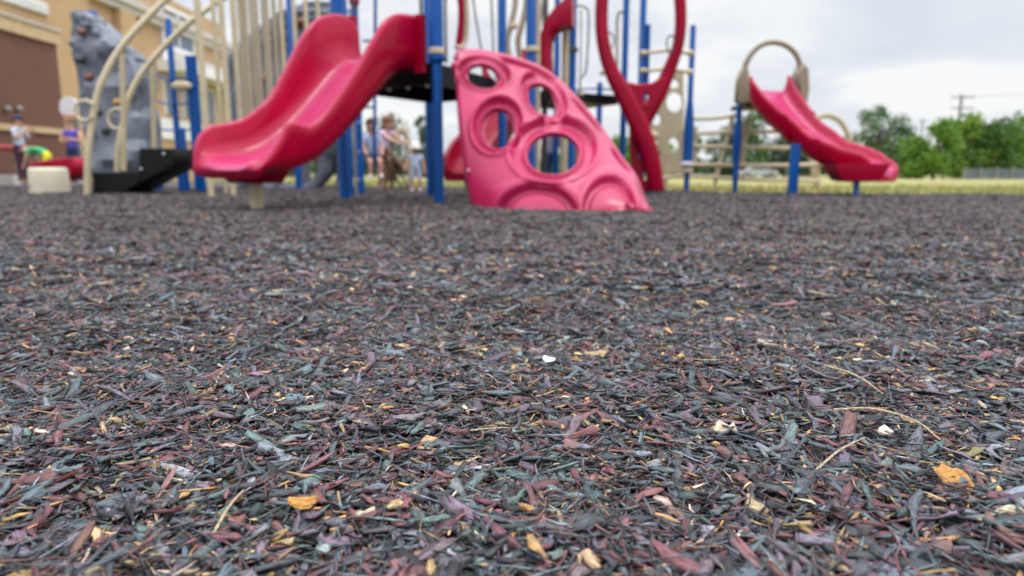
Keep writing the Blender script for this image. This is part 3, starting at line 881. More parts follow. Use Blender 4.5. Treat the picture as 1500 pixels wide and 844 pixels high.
# ------------------------------------------------------------------ second deck behind the climber
tw2 = thing('rear_deck_tower', P(830, 285, 8.7) * Vector((1, 1, 0)) if False else Vector((P(830, 251, 8.7).x, 8.9, 0)), 'rear blue post tower with black deck beam and tan poles behind the pink climber', 'play tower')
def vpost(parent, px, Y, ztop=3.6, r=.048, m=None, name='post', z0=-.02, steps=None):
    """post whose foot is hidden: px is where it crosses the level of the horizon"""
    x = XY(px, Y); return post(parent, x, Y, ztop, r, name=name, m=m, z0=z0, steps=steps)
vpost(tw2, 777, 7.9, r=.055); vpost(tw2, 836, 8.7); vpost(tw2, 876, 10.4, r=.043, ztop=1.62); vpost(tw2, 911, 9.6, r=.043); vpost(tw2, 814, 10.2, r=.042)
vpost(tw2, 935, 10.6, r=.05)
vpost(tw2, 786, 8.1, m=M['tan_dull'], r=.035, name='pole'); vpost(tw2, 826, 8.6, m=M['tan_dull'], r=.045, name='pole')
vpost(tw2, 734.5, 8.9, r=.04, z0=-.02); 
# twisted tan pole pieces above the climber
for px, Y in ((747, 8.4), (763, 8.5)):
    MB().tube(catmull([P(px, 92, Y), P(px - 4, 60, Y), P(px + 3, 30, Y), P(px + 8, 0, Y), P(px + 4, -40, Y)], 6), .034, 8).build('pole', M['tan_dull'], tw2)
# black deck
mb = MB()
d0 = P(800, 139, 8.6); d1 = P(905, 139, 9.2)
dd = (d1 - d0); dd.z = 0; dd.normalize(); bk = Vector((-dd.y, dd.x, 0))
cor2 = [d0, d1, d1 + bk * 1.0, d0 + bk * 1.0]
cor2 = [Vector((c.x, c.y, 0)) for c in cor2]
slab(mb, cor2, d0.z - .06, d0.z + .055)
mb.build('deck', M['black'], tw2, smooth=False)
rail(tw2, [P(840, 132, 8.7), P(870, 130, 8.9), P(905, 132, 9.2)], .012, M['blue'], name='deck_rail')
# clamps
for px, py, Y, r in ((780, 73, 7.9, .08), (740, 50, 8.5, .05), (838, 73, 8.7, .075), (752, 38, 8.4, .05), (850, 137, 8.8, .045), (884, 107, 10.4, .06)):
    p = P(px, py, Y)
    MB().lathe((p.x, p.y, p.z - .03), [(r * .85, 0), (r, .008), (r, .05), (r * .85, .06)], 14).build('clamp', M['tan'] if px != 838 else M['darkgrey'], tw2)
# grey grab bars beyond the posts
rail(tw2, [P(842, 8, 8.8), P(855, 10, 8.8), P(862, 20, 8.8), P(861, 70, 8.8), P(858, 105, 8.8), P(850, 116, 8.8), P(850, 134, 8.8)], .014, M['rail_grey'])
rail(tw2, [P(851, 15, 8.9), P(851, 60, 8.9), P(850, 120, 8.9)], .010, M['rail_grey'])
rail(tw2, [P(916, 18, 9.6), P(905, 22, 9.6), P(904, 60, 9.6), P(904, 100, 9.6)], .018, M['tan_grey'])
rail(tw2, [P(797, -10, 8.5), P(790, 40, 8.5), P(784, 76, 8.2)], .016, M['rail_grey'])

# red scoop hood between the rear posts
hood = thing('slide_hood', P(812, 100, 8.3), 'curved red hood scoop standing between the rear tower posts above the pink climber', 'slide hood')
secs = []
for (ox, oy, ix, iy, dep) in ((788, 112, 807, 118, .22), (788, 92, 805, 98, .24), (788, 70, 804, 76, .26), (792, 48, 805, 57, .28), (801, 26, 811, 44, .30), (813, 10, 821, 38, .30), (826, 0, 828, 37, .30), (838, -5, 838, 36, .30)):
    o = P(ox, oy, 8.2); i_ = P(ix, iy, 8.2); bkv = Vector((.06, dep, 0))
    secs.append([o, (o + i_) / 2 + Vector((0, -.035, 0)), i_, i_ + bkv, (o + i_) / 2 + bkv + Vector((0, .03, 0)), o + bkv])
MB().sweep(secs).build('hood', M['dark_red'], hood, auto=60)

# lower red slide seen behind the blue post and through the openings
rs = thing('rear_slide', P(690, 251, 8.8) * Vector((1, 1, 0)), 'dark red slide exit half hidden behind the front blue post', 'slide')
secs = []
for (px, py, Y, w, h) in ((738, 120, 9.6, .30, .40), (738, 150, 9.5, .26, .34), (728, 185, 9.3, .26, .32), (708, 222, 9.0, .27, .30), (690, 242, 8.7, .28, .28), (682, 252, 8.4, .28, .22), (678, 256, 8.25, .25, .12)):
    c = P(px, py, Y)
    fw = Vector((-.45, -.85, 0)).normalized(); sd = Vector((-fw.y, fw.x, 0))
    loop = [(-w, -.08), (-w - .05, h * .5), (-w - .03, h), (-w + .03, h), (-w + .05, h * .4), (-w + .15, .02), (w - .15, .02), (w - .05, h * .4), (w - .03, h), (w + .03, h), (w + .05, h * .5), (w, -.08)]
    secs.append([c + sd * a + UPZ * b for a, b in loop])
MB().sweep(secs).build('chute', M['dark_red'], rs, auto=60)
cf = P(684, 262, 8.4); MB().tube([(cf.x, cf.y, -.02), (cf.x, cf.y, .3)], .035, 10).build('support_post', M['tan_dull'], rs)

# ------------------------------------------------------------------ red twisting loop climber
YL = 9.0
loop = thing('loop_climber', G(952, 288), 'dark red looping ribbon climber with a big ring over a twisted leg', 'climber')
def strand(pts, wid, name, dep=.05):
    c = catmull([P(x, y, YL + dy) for x, y, dy in pts], 10)
    return MB().tube(c, wid, 10, flat=dep, ref=(0, 0, 1) if False else None).build(name, M['dark_red'], loop, auto=70)
def ribbon(pts, name, twist=0.0):
    """flattened band: (px, py, dy, width px); thin in the direction across the band"""
    c = catmull([P(x, y, YL + dy) for x, y, dy, w in pts], 10)
    ws = interp([w for *_, w in pts], len(c))
    secs = []
    for i, p in enumerate(c):
        t = (c[min(i + 1, len(c) - 1)] - c[max(i - 1, 0)]).normalized()
        b = t.cross(Vector((0, 1, 0))).normalized(); n = b.cross(t).normalized()
        w = ws[i] * YL / F / 2; d = .075
        sec = []
        for k in range(14):
            a = 2 * math.pi * k / 14
            ca, sa = math.cos(a), math.sin(a)
            sec.append(p + b * (w * math.copysign(abs(ca) ** .6, ca)) + n * (d * math.copysign(abs(sa) ** .6, sa)))
        secs.append(sec)
    return MB().sweep(secs).build(name, M['dark_red'], loop, auto=70)
ribbon([(940, -78, 0, 16), (905, -62, 0, 17), (886, -25, 0, 18), (881, 20, -.02, 18), (884, 65, -.05, 18), (896, 105, -.08, 20), (917, 145, -.10, 25), (937, 187, -.10, 27), (953, 230, -.08, 25), (963, 277, -.05, 20)], 'ring_strand')
ribbon([(940, -78, 0, 16), (974, -62, 0, 16), (992, -25, 0, 16), (997, 20, .0, 15), (994, 62, .02, 15), (982, 98, .05, 18), (966, 135, .08, 22), (948, 168, .10, 24), (935, 195, .12, 20), (929, 220, .12, 12), (931, 248, .1, 9), (938, 277, .08, 8)], 'ring_strand')
pxplate('web_panel', [(901, 112), (916, 122), (935, 126), (955, 124), (975, 112), (962, 146), (946, 178), (934, 196), (920, 160)], [(921, 141, 5, 7), (946, 143, 6, 8.5)], .07, M['dark_red'], loop, YL + .02, bevel=.02)
pxplate('leg_panel', [(924, 186), (946, 190), (958, 235), (971, 279), (936, 279), (927, 248), (924, 215)], [(935, 228, 4, 7, .2), (944, 258, 5, 8, .3)], .06, M['dark_red'], loop, YL + .02, bevel=.02)
# ribs of the panel, handles, foot
for yy in (158, 168, 178):
    a = P(916 + (yy - 150) * .5, yy, YL - .05); b = P(958 - (yy - 150) * .6, yy - 2, YL - .05)
    MB().tube([a, b], .014, 6).build('rib', M['dark_red'], loop)
for cx, cy in ((893, 60), (983, 64)):
    pts = [P(cx + 6.5 * math.cos(k * math.pi / 9), cy + 12 * math.sin(k * math.pi / 9), YL - .03) for k in range(18)]
    MB().tube(pts, .011, 6, closed=True).build('handle', M['darkgrey'], loop)
fq = G(952, 287); MB().lathe((fq.x, fq.y, -.02), [(.05, 0), (.05, .12), (.04, .16)], 14).build('foot_post', M['blue'], loop)

# ------------------------------------------------------------------ stair with arched tan handrails and black steps
st = thing('arch_stair', G(205, 284), 'black step unit with two tall curving tan handrail arches', 'stair climber')
ar1 = [(128, 287, 9.1), (129, 228, 9.1), (136, 172, 9.15), (146, 128, 9.2), (167, 85, 9.3), (196, 47, 9.4), (222, 20, 9.5), (248, -5, 9.6), (290, -38, 9.8)]
ar2 = [(172, 252, 9.8), (174, 215, 9.8), (180, 183, 9.85), (189, 142, 9.9), (211, 103, 10.0), (246, 63, 10.1), (284, 28, 10.2), (326, -2, 10.4), (380, -30, 10.6)]
for ar in (ar1, ar2):
    MB().tube(catmull([P(*q) for q in ar], 8), .042, 12).build('handrail_arch', M['tan'], st)
for cx, cy, Y, r in ((124, 162, 9.1, 14), (172, 174, 9.85, 14)):
    pts = [P(cx + r * math.cos(a), cy + r * 1.05 * math.sin(a), Y) for a in [math.pi * (.20 + 1.6 * k / 14) for k in range(15)]]
    MB().tube(pts, .022, 8).build('grab_loop', M['tan'], st)
for px, Y, top, bot in ((182, 9.6, 78, 250), (226, 10.2, 92, 219)):
    a, b = P(px, bot, Y), P(px - 3, top, Y); MB().tube([a, b], .036, 10).build('spindle', M['tan'], st)
def c9(px, py): p = P(px, py, 9.15); return (p.x, p.z)
plate('lower_step', [c9(133, 254), c9(199, 253), c9(199, 268), c9(173, 283), c9(134, 283)], [], .80, M['black'], st, 9.60, bevel=.012)
plate('upper_step', [c9(200.5, 218), c9(250, 218.5), c9(250, 241), c9(200.5, 267)], [], .76, M['black'], st, 9.60, bevel=.012)
for px, py in ((207, 248), (240, 226)):
    p = P(px, py, 9.2); MB().blob(p, .02, .02, .02, 8, 6).build('bolt', M['hub'], st)
for px, py in ((232, 276), (193, 262)):
    p = G(px, 279); MB().lathe((p.x, p.y, -.02), [(.05, 0), (.05, .2)], 12).build('foot_post', M['blue'], st)

# ------------------------------------------------------------------ tan bar barrier
bb = thing('bar_barrier', P(370, 251, 9.5) * Vector((1, 1, 0)), 'curved barrier of tall closely set tan bars beside the big slide', 'bar barrier')
bars = [(307, 8.1, -.02), (329, 9.8, -.02), (340, 9.0, -.02), (357, 9.2, .45), (366, 10.2, .6), (373, 9.3, .6), (382, 10.4, .7), (389, 9.5, .7), (399, 10.5, .8), (404, 9.7, .8), (414, 10.6, .9), (424, 9.9, .9), (442, 10.0, 1.0), (459, 10.1, 1.1), (476, 10.2, 1.1)]
tops = []
for px, Y, z0 in bars:
    x = XY(px, Y); r = .030 if Y > 9.3 else .036
    MB().tube([(x, Y, z0), (x, Y, 3.05)], r, 10).build('bar', M['tan'] if px < 360 or px > 420 else M['tan_dull'], bb)
    tops.append((px, Y, z0))
fr_ = [t for t in tops if t[1] < 10.15 and t[1] != 9.8]; br_ = [t for t in tops if t[1] > 10.15 or t[1] == 9.8]
for grp in (fr_, br_):
    MB().tube(catmull([Vector((XY(a, b), b, 3.05)) for a, b, c in grp], 4), .036, 8).build('top_rail', M['tan'], bb)
    g2 = [t for t in grp if t[2] > .3]
    MB().tube(catmull([Vector((XY(a, b), b, max(c, .45))) for a, b, c in g2], 4), .030, 8).build('lower_rail', M['tan_dull'], bb)

# ------------------------------------------------------------------ blue post group left of the deck, with the ladder seat
lt = thing('ladder_frame', G(529, 288), 'blue ladder frame with drilled post and thin rungs beside the deck tower', 'ladder')
gpost(lt, 513.5, 291, 3.3, .046); gpost(lt, 529.5, 288, 3.3, .046)
MB().box((G(521.5, 287.5).x, G(521.5, 287.5).y + .05, 1.2), (.03, .02, 2.4)).build('stile', M['rail_grey'], lt, smooth=False)
for yy in (180, 224, 264):
    MB().blob(P(526, yy, G(529, 288).y - .05), .016, .012, .016, 8, 6).build('bolt', M['hub'], lt)
Yl = G(529, 288).y + .25
x550 = XY(549, Yl)
MB().tube([P(549, 236, Yl), P(549, 110, Yl), P(550, -10, Yl)], .022, 8).build('stile', M['blue'], lt)
for yy in (157, 110, 60):
    MB().tube([P(531, yy, Yl), P(549, yy, Yl)], .016, 8).build('rung', M['blue'], lt)
mb = MB(); sa = P(530, 243, Yl); sb = P(556, 243, Yl)
mb.box(((sa.x + sb.x) / 2, Yl + .1, sa.z), ((sb - sa).length, .32, .035)); mb.build('seat', M['blue'], lt, smooth=False)

# far ladder unit by the building side
fl = thing('rung_climber', G(285, 279), 'blue rung climber with thin blue rungs between two posts in front of the school window', 'ladder')
Yf = 10.6
vpost(fl, 264, Yf, ztop=2.55, r=.045); 
pA, pB = P(285, 283, Yf), P(299, 97, Yf)
MB().box((XY(292, Yf), Yf, 1.0), (.15, .06, 2.05)).build('panel_post', M['blue'], fl, smooth=False)
vpost(fl, 231, Yf, ztop=.42, r=.05, name='foot_post'); vpost(fl, 272, Yf + .3, ztop=1.0, r=.045, name='foot_post')
for yy in (113, 150, 189):
    MB().tube(catmull([P(226, yy - 6, Yf), P(238, yy + 1, Yf), P(264, yy + 2, Yf - .12), P(284, yy + 1, Yf)], 5), .014, 7).build('rung', M['blue'], fl)
MB().blob(P(266, 126, Yf - .1), .16, .06, .075, 12, 8).build('grip_panel', M['tan'], fl)

# ------------------------------------------------------------------ moulded rock climbers
def rock_loft(mb, levels, Y, depth, seg=40, nz=.10, freq=2.4, seed=0.0):
    """levels: (py, px_left, px_right[, dy]) from bottom to top"""
    n = 26; secs = []
    for i in range(n):
        t = i / (n - 1) * (len(levels) - 1); k = min(int(t), len(levels) - 2); f = t - k
        a, b = levels[k], levels[k + 1]
        py = a[0] + (b[0] - a[0]) * f; xl = a[1] + (b[1] - a[1]) * f; xr = a[2] + (b[2] - a[2]) * f
        pl, pr = P(xl, py, Y), P(xr, py, Y); c = (pl + pr) / 2; hw = (pr - pl).length / 2
        sec = []
        for s in range(seg):
            an = 2 * math.pi * s / seg; ca, sa_ = math.cos(an), math.sin(an)
            p = c + Vector((hw * math.copysign(abs(ca) ** .7, ca), depth * math.copysign(abs(sa_) ** .7, sa_), 0))
            q = p * freq + Vector((seed, seed * 2, 0))
            dn = mnoise.noise(q) * nz + abs(mnoise.noise(q * 2.1)) * nz * .7 + mnoise.noise(q * 4.5) * nz * .3
            p = p + Vector((ca * .55, sa_, 0)) * dn
            sec.append(p)
        secs.append(sec)
    mb.sweep(secs)
r1 = thing('rock_climber', P(165, 251, 12) * Vector((1, 1, 0)), 'tall grey moulded rock climbing wall with rust coloured holds in front of the brick school', 'climbing wall')
mb = MB()
rock_loft(mb, [(259, 142, 226), (225, 136, 226), (180, 127, 224), (140, 121, 222), (100, 120, 218), (75, 120, 196), (55, 121, 174), (40, 121, 162), (29, 121, 152), (22, 125, 140)], 12, .34, nz=.20)
for px, py, r in ((120, 33, .12), (143, 40, .14), (153, 72, .17), (126, 64, .13), (178, 98, .17), (136, 140, .16), (192, 130, .18), (156, 112, .18)):
    mb.blob(P(px, py, 11.85), r, r * .9, r * 1.15, 12, 9, nz=.5)
mb.build('rock_face', M['rock'], r1, auto=22)
mb = MB(); rock_loft(mb, [(250, 176, 224), (200, 176, 224), (140, 178, 223), (104, 186, 221), (90, 196, 218)], 12.1, .3, nz=.12, seed=3.1)
mb.build('rock_face', M['rock_dark'], r1, auto=22)
for px, py, m in ((120, 47, 'hold_brown'), (118, 87, 'hold_dark'), (131, 113, 'hold_brown'), (173, 150, 'hold_gold'), (144, 165, 'hold_dark'), (155, 192, 'hold_dark'), (181, 243, 'hold_brown')):
    MB().blob(P(px, py, 11.6), .075, .09, .06, 10, 7, nz=.3).build('hold', M[m], r1)
vpost(r1, 157.5, 12.6, ztop=3.1, r=.10); vpost(r1, 219, 12.3, ztop=2.0, r=.06)

r2 = thing('rock_arch_climber', P(440, 251, 12.6) * Vector((1, 1, 0)), 'grey moulded rock arch climber with legs and ochre hold behind the big slide', 'climbing wall')
mb = MB()
rock_loft(mb, [(190, 338, 490), (150, 336, 494), (110, 338, 496), (80, 341, 498), (66, 352, 500), (45, 376, 501), (30, 400, 502), (16, 428, 503), (9, 450, 503)], 12.6, .35, nz=.14, seed=7.7)
mb.build('rock_face', M['rock_dark'], r2, auto=22)
def leg(pts, rs, seed):
    c = catmull([P(x, y, 12.4) for x, y in pts], 8); mb = MB(); n = len(c); rr = interp(rs, n); secs = []
    for i, p in enumerate(c):
        t = (c[min(i + 1, n - 1)] - c[max(i - 1, 0)]).normalized(); b = t.cross(Vector((0, 1, 0))).normalized(); nn_ = b.cross(t)
        sec = []
        for s in range(18):
            an = 2 * math.pi * s / 18; o = b * math.cos(an) + nn_ * math.sin(an) * 1.2
            q = (p + o * rr[i]) * 3 + Vector((seed, 0, 0))
            sec.append(p + o * rr[i] * (1 + .28 * mnoise.noise(q)))
        secs.append(sec)
    return mb.sweep(secs)
leg([(492, 170), (490, 205), (480, 232), (474, 255), (455, 276), (425, 280), (400, 274)], [.30, .28, .17, .14, .13, .12, .10], 1).build('rock_leg', M['rock'], r2, auto=25)
leg([(505, 190), (512, 225), (506, 255), (503, 278)], [.25, .24, .16, .15], 4).build('rock_leg', M['rock'], r2, auto=25)
leg([(445, 200), (440, 225), (444, 250), (450, 275)], [.22, .14, .12, .12], 6).build('rock_leg', M['rock'], r2, auto=25)
leg([(345, 276), (375, 270), (400, 276), (425, 280)], [.13, .18, .14, .1], 8).build('rock_leg', M['rock_dark'], r2, auto=25)
leg([(412, 205), (408, 235), (402, 262), (398, 276)], [.2, .15, .15, .16], 9).build('rock_leg', M['rock'], r2, auto=25)
for px, py, m in ((485, 196, 'hold_gold'), (441, 34, 'hold_brown'), (391, 48, 'hold_brown'), (386, 116, 'hold_brown')):
    MB().blob(P(px, py, 12.05), .09, .09, .09, 10, 7, nz=.3).build('hold', M[m], r2)
vpost(r2, 436.5, 12.0, ztop=3.4, r=.055)
rail(r2, [P(457, 218, 13), P(471, 218, 13), P(463, 246, 13)], .05, M['tan_dull'], name='pipe', n=1)

# ------------------------------------------------------------------ tan pipe climber behind the people
pc = thing('pipe_climber', P(585, 251, 13) * Vector((1, 1, 0)), 'low tan bent pipe climber behind the toddler and the camp chair', 'climber')
rail(pc, [P(560, 276, 13), P(562, 230, 13), P(569, 208, 13), P(578, 196, 13), P(588, 189, 13), P(595, 197, 13), P(600, 225, 13), P(601, 275, 13)], .055, M['tan_dull'], name='pipe', n=4)
rail(pc, [P(569, 206, 12.9), P(579, 204, 12.9), P(588, 190, 12.9)], .045, M['tan_dull'], name='pipe', n=4)

# ------------------------------------------------------------------ low things on the building side
dp = G(74, 284)
drum = thing('step_stump', dp, 'cream round drum stepping stump at the mulch edge before the red ramp', 'step stump')
MB().lathe(dp, [(.245, 0), (.268, .015), (.264, .12), (.255, .33), (.243, .37), (.21, .385)], 28).build('drum', M['drum'], drum, auto=50)
MB().blob(dp + Vector((-.15, -.225, .12)), .025, .02, .025, 8, 6).build('plug', M['tan_grey'], drum)
rb = thing('red_ramp', P(95, 251, 13.5) * Vector((1, 1, 0)), 'low bright red plastic wedge behind the cream drum', 'play ramp')
pxplate('wedge', [(66, 243), (90, 237), (126, 233), (126, 255), (108, 263), (66, 259)], [], .9, M['red'], rb, 13.9, bevel=.03)
rr_ = thing('red_rail', P(28, 251, 20) * Vector((1, 1, 0)), 'long dull red rail on posts along the school wall', 'rail')
MB().tube([P(-30, 214, 20), P(58, 220, 20)], .09, 8).build('beam', mat('dull_red', (.42, .09, .09), .5), rr_)
for px in (-20, 22, 54):
    p = P(px, 218, 20); MB().tube([(p.x, 20, ground_z(0, 20)), (p.x, 20, p.z)], .05, 8).build('rail_post', M['tan_grey'], rr_)
kb = thing('kerb', P(5, 251, 19) * Vector((1, 1, 0)), 'pale concrete kerb behind the man in the navy cap', 'kerb')
a, b = P(-40, 246, 19), P(24, 247, 19)
MB().box(((a.x + b.x) / 2, 19, .10), ((b - a).length, .3, .26)).build('kerb_stone', M['trim'], kb, smooth=False)
wb = thing('white_ball', G(122, 271), 'small white ball beside the foot of the front tan arch', 'ball')
pw = G(122, 272); MB().blob(pw + Vector((0, 0, .12)), .12, .12, .12, 16, 10).build('shell', M['white'], wb)

# ------------------------------------------------------------------ rope ladder unit and holey panel to the right of the loop
Yn = 10.4
net = thing('pipe_net_climber', G(1050, 283), 'long low tan pipe net climber stretched between blue posts', 'net climber')
pn = G(1005, 283.5)
post(net, pn.x, pn.y, 2.42, .042, steps=None)
pz = P(1008, 152, pn.y).z; pz2 = P(1005, 240, pn.y).z
MB().lathe((pn.x, pn.y, pz2), [(.05, 0), (.075, .02), (.075, pz - pz2 - .3), (.048, pz - pz2)], 16).build('sleeve', M['blue'], net)
for yy in (241, 251):
    p = P(1006, yy, pn.y); MB().lathe((p.x, p.y, p.z - .02), [(.085, 0), (.095, .01), (.095, .05), (.08, .06)], 14).build('clamp', M['tan'] if yy > 245 else M['white'], net)
for pts in ([(940, 266), (1000, 258), (1080, 262), (1140, 264), (1200, 265)], [(1008, 241), (1080, 242), (1165, 242), (1240, 238)], [(1016, 214), (1080, 216), (1170, 217)], [(1020, 196), (1080, 193), (1150, 193)], [(1012, 174), (1050, 173), (1085, 168)]):
    MB().tube(catmull([P(x, y, Yn + .2) for x, y in pts], 5), .030, 8).build('rung_pipe', M['tan'], net)
for pts in ([(1045, 281), (1054, 240), (1066, 200), (1074, 168)], [(1019, 186), (1018, 240)], [(1092, 178), (1088, 240)], [(1098, 170), (1090, 215)], [(999, 190), (994, 260)], [(1200, 280), (1197, 240)]):
    MB().tube(catmull([P(x, y, Yn + .25) for x, y in pts], 5), .034, 8).build('upright_pipe', M['tan'], net)
rg = thing('rung_bridge', P(975, 251, 9.9) * Vector((1, 1, 0)), 'blue upright with two thin tan rungs seen through the red ring', 'ladder')
Yr = 9.9
MB().box((XY(940, Yr), Yr, 1.85), (.11, .06, .95)).build('panel_post', M['blue'], rg, smooth=False)
MB().box((XY(940, Yr), Yr + .004, .68), (.06, .05, 1.38)).build('panel_post', M['blue'], rg, smooth=False)
for y0, y1 in ((78, 72), (104, 100)):
    MB().tube([P(941, y0, Yr - .04), P(975, (y0 + y1) / 2 - 1, Yr), P(1012, y1 + 6, Yr + .1)], .026, 8).build('rung', M['tan'], rg)
    for px, yy in ((942, y0), (1011, y1 + 6)):
        MB().blob(P(px, yy, Yr - .03), .05, .05, .045, 10, 7).build('rung_end', M['tan'], rg)
hp = thing('holed_panel', P(980, 251, 11.6) * Vector((1, 1, 0)), 'weathered tan climbing panel with round holes behind the loop leg', 'panel')
pxplate('panel', [(985, 104), (1000, 108), (1000, 170), (997, 230), (995, 252), (958, 254), (950, 240), (948, 200), (958, 168), (972, 140), (976, 118)], [(987, 123, 8, 7), (988, 150, 12, 14), (986, 212, 9, 11), (962, 226, 7, 8), (961, 175, 8, 9)], .08, M['tan_dull'], hp, 11.6, bevel=.015)
for yy in (190, 203):
    MB().tube([P(940, yy, 11.5), P(962, yy + 9, 11.5)], .05, 8).build('roll', M['tan'], hp)
p = P(975, 253, 11.6); MB().tube([(p.x, 11.6, -.02), (p.x, 11.6, .5)], .05, 8).build('support_post', M['tan_dull'], hp)

# ------------------------------------------------------------------ small slide tower
s2 = thing('small_slide', G(1160, 287), 'small red wavy slide under a thin tan hoop on blue posts', 'slide')
q1 = G(1076, 283.5); q2 = G(1160, 288)
post(s2, q1.x, q1.y, 1.42, .042, steps=None)
zz = P(1078, 200, q1.y).z
MB().lathe((q1.x, q1.y, zz - .40), [(.044, 0), (.062, .16), (.075, .36), (.066, .46), (.044, .62)], 16).build('sleeve', M['blue'], s2)
MB().box((q2.x, q2.y, .33), (.115, .07, .70)).build('panel_post', M['blue'], s2, smooth=False)
Ys = 10.0
# slide chute: S-curved in plan
SL = [  # centre px, py (floor), Y, half width m, wall left, wall right
    (1127, 133, 9.95, .315, .17, .22), (1133, 143, 9.85, .305, .15, .24), (1146, 160, 9.7, .29, .13, .24), (1167, 181, 9.5, .275, .12, .20), (1192, 202, 9.3, .265, .11, .16), (1215, 218, 9.1, .255, .11, .15),
    (1238, 228, 8.95, .25, .11, .15), (1260, 235, 8.8, .24, .11, .15), (1277, 240, 8.7, .235, .10, .14), (1290, 246, 8.62, .23, .05, .09), (1299, 251, 8.55, .20, .02, .03)]
ctr = catmull([P(a, b, c) for a, b, c, *_ in SL], 6)
nC = len(ctr); ws2 = interp([q[3] for q in SL], nC); wl2 = interp([q[4] for q in SL], nC); wr2 = interp([q[5] for q in SL], nC)
secs = []
for i, c in enumerate(ctr):
    t = ctr[min(i + 1, nC - 1)] - ctr[max(i - 1, 0)]; th_ = Vector((t.x, t.y, 0)).normalized()
    th_ = th_.lerp(Vector((.45, -.90, 0)), max(0, 1 - i / 22) * .8).normalized()
    sd = Vector((-th_.y, th_.x, 0)); sd = sd if sd.y < 0 or sd.x < 0 else sd
    # sd points to the far side; near side is -sd
    w = ws2[i]; hn, hf = wl2[i], wr2[i]
    def sd_(h, sg):
        inner = [(w - .12, .0), (w - .05, .02), (w - .012, h * .5), (w, h), (w + .025, h + .012), (w + .05, h)]
        dp_ = .23 - .10 * (i / nC)
        outer = [(w + .055, h - .05), (w + .04, -.08), (w - .02, -dp_)]
        return [(sg * a, b) for a, b in inner + outer]
    lp = list(reversed(sd_(hn, -1))) + sd_(hf, 1)
    secs.append([c + sd * a + UPZ * b for a, b in lp])
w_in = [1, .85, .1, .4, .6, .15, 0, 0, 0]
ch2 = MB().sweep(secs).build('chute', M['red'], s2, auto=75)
set_pink_mix(ch2, (list(reversed(w_in)) + w_in) * nC)
for (px, py, Y) in ((1150, 178, 9.45), (1196, 226, 9.0)):                    # moulded joint ribs on the outside
    p = P(px, py, Y)
    secs_r = []
    i = min(range(nC), key=lambda k: (project(ctr[k])[0] - px - 20) ** 2)
    MB().sweep([[q + (q - ctr[i]) * .05 + (ctr[i + 1] - ctr[i]).normalized() * o for q in secs[i]] for o in (-.04, .04)]).build('joint_rib', M['red'], s2)
# foot under the exit
fpx = G(1259, 291)
mbf = MB(); fo = Vector((fpx.x - .02, fpx.y + .12, 0))
mbf.sweep([[fo + Vector((sx * a, sy * b, z)) for sx, sy in ((-1, -1), (1, -1), (1, 1), (-1, 1))] for a, b, z in ((.16, .12, .20), (.22, .16, .22), (.30, .18, .34), (.33, .18, .42))])
mbf.build('foot_mount', M['dark_red'], s2, auto=50)
MB().lathe((fpx.x, fpx.y + .1, -.02), [(.05, 0), (.05, .05), (.035, .08), (.035, .26)], 14).build('foot_post', M['blue'], s2)
# tan side panels and hoop
pxplate('side_panel', [(1079, 149), (1081, 120), (1086, 104), (1093, 104), (1096, 125), (1106, 146), (1106, 150)], [], .14, M['tan_grey'], s2, 10.05, bevel=.02)
pxplate('side_panel', [(1166, 112), (1172, 98), (1177, 104), (1178, 135), (1175, 150), (1168, 138)], [], .30, M['tan_grey'], s2, 10.05, bevel=.02)
hoop_pts = [(1089, 112), (1092, 96), (1100, 80), (1114, 67), (1132, 62), (1150, 66), (1164, 77), (1171, 92), (1173, 108)]
MB().tube(catmull([P(x, y, 10.02) for x, y in hoop_pts], 6), .038, 10).build('hoop', M['tan_grey'], s2)
mb = MB(); a, b = P(1092, 152, 10.1), P(1168, 142, 10.1)
mb.box(((a.x + b.x) / 2, 10.42, 1.27), (b.x - a.x, .7, .06)); mb.build('deck', M['black'], s2, smooth=False)

ha = thing('hoop_climber', P(1222, 251, 13) * Vector((1, 1, 0)), 'thin weathered tan hoop climber rising behind the small slide', 'climber')
rail(ha, [P(1196, 280, 13), P(1186, 210, 13), P(1188, 182, 13), P(1204, 170, 13), P(1222, 172, 13), P(1236, 185, 13), P(1246, 212, 13), P(1252, 278, 13)], .05, M['tan_dull'], name='hoop', n=5)
# ================================================================== SURROUNDINGS
# ------------------------------------------------------------------ school building
XB = -17.0
bld = thing('school_building', Vector((XB, 30, 0)), 'tan brick school building with pale cornices and a low dark brown brick wing', 'building')
GZ = -.3
def wallbox(mb, x0, x1, y0, y1, z0, z1): mb.box(((x0 + x1) / 2, (y0 + y1) / 2, (z0 + z1) / 2), (x1 - x0, y1 - y0, z1 - z0)); return mb
def zat(px, py, X):       # height of photo point on the plane x = X, and its distance
    u = (px - 750) / F; v = (py - 422) / F
    yc = CS - v * SN; zc = -SN - v * CS; k = X / u
    return yc * k, H + zc * k
yE, zE = zat(335, 74, XB)               # far end and cornice height there
ZC = zat(262, 36, XB)[1]
yw0 = 24.9
wallbox(MB(), XB - 16, XB, 18.0, yE, GZ, ZC - .55).build('wall', M['tan_brick'], bld, smooth=False)
cor = MB(); wallbox(cor, XB - .1, XB + .30, yw0 + 4, yE + .25, ZC - .55, ZC - .25); wallbox(cor, XB - .1, XB + .45, yw0 + 4, yE + .4, ZC - .247, ZC + .05)
cor.build('cornice', M['trim'], bld, smooth=False)
wallbox(MB(), XB - 15.8, XB - .12, 18.1, yE - .1, ZC - .549, ZC + 1.1).build('parapet', M['tan_brick'], bld, smooth=False)
mb = MB(); wallbox(mb, XB + .003, XB + .16, 35.0, yE + .12, zat(320, 108, XB)[1] - .2, zat(320, 108, XB)[1] + .35); mb.build('string_course', M['trim'], bld, smooth=False)
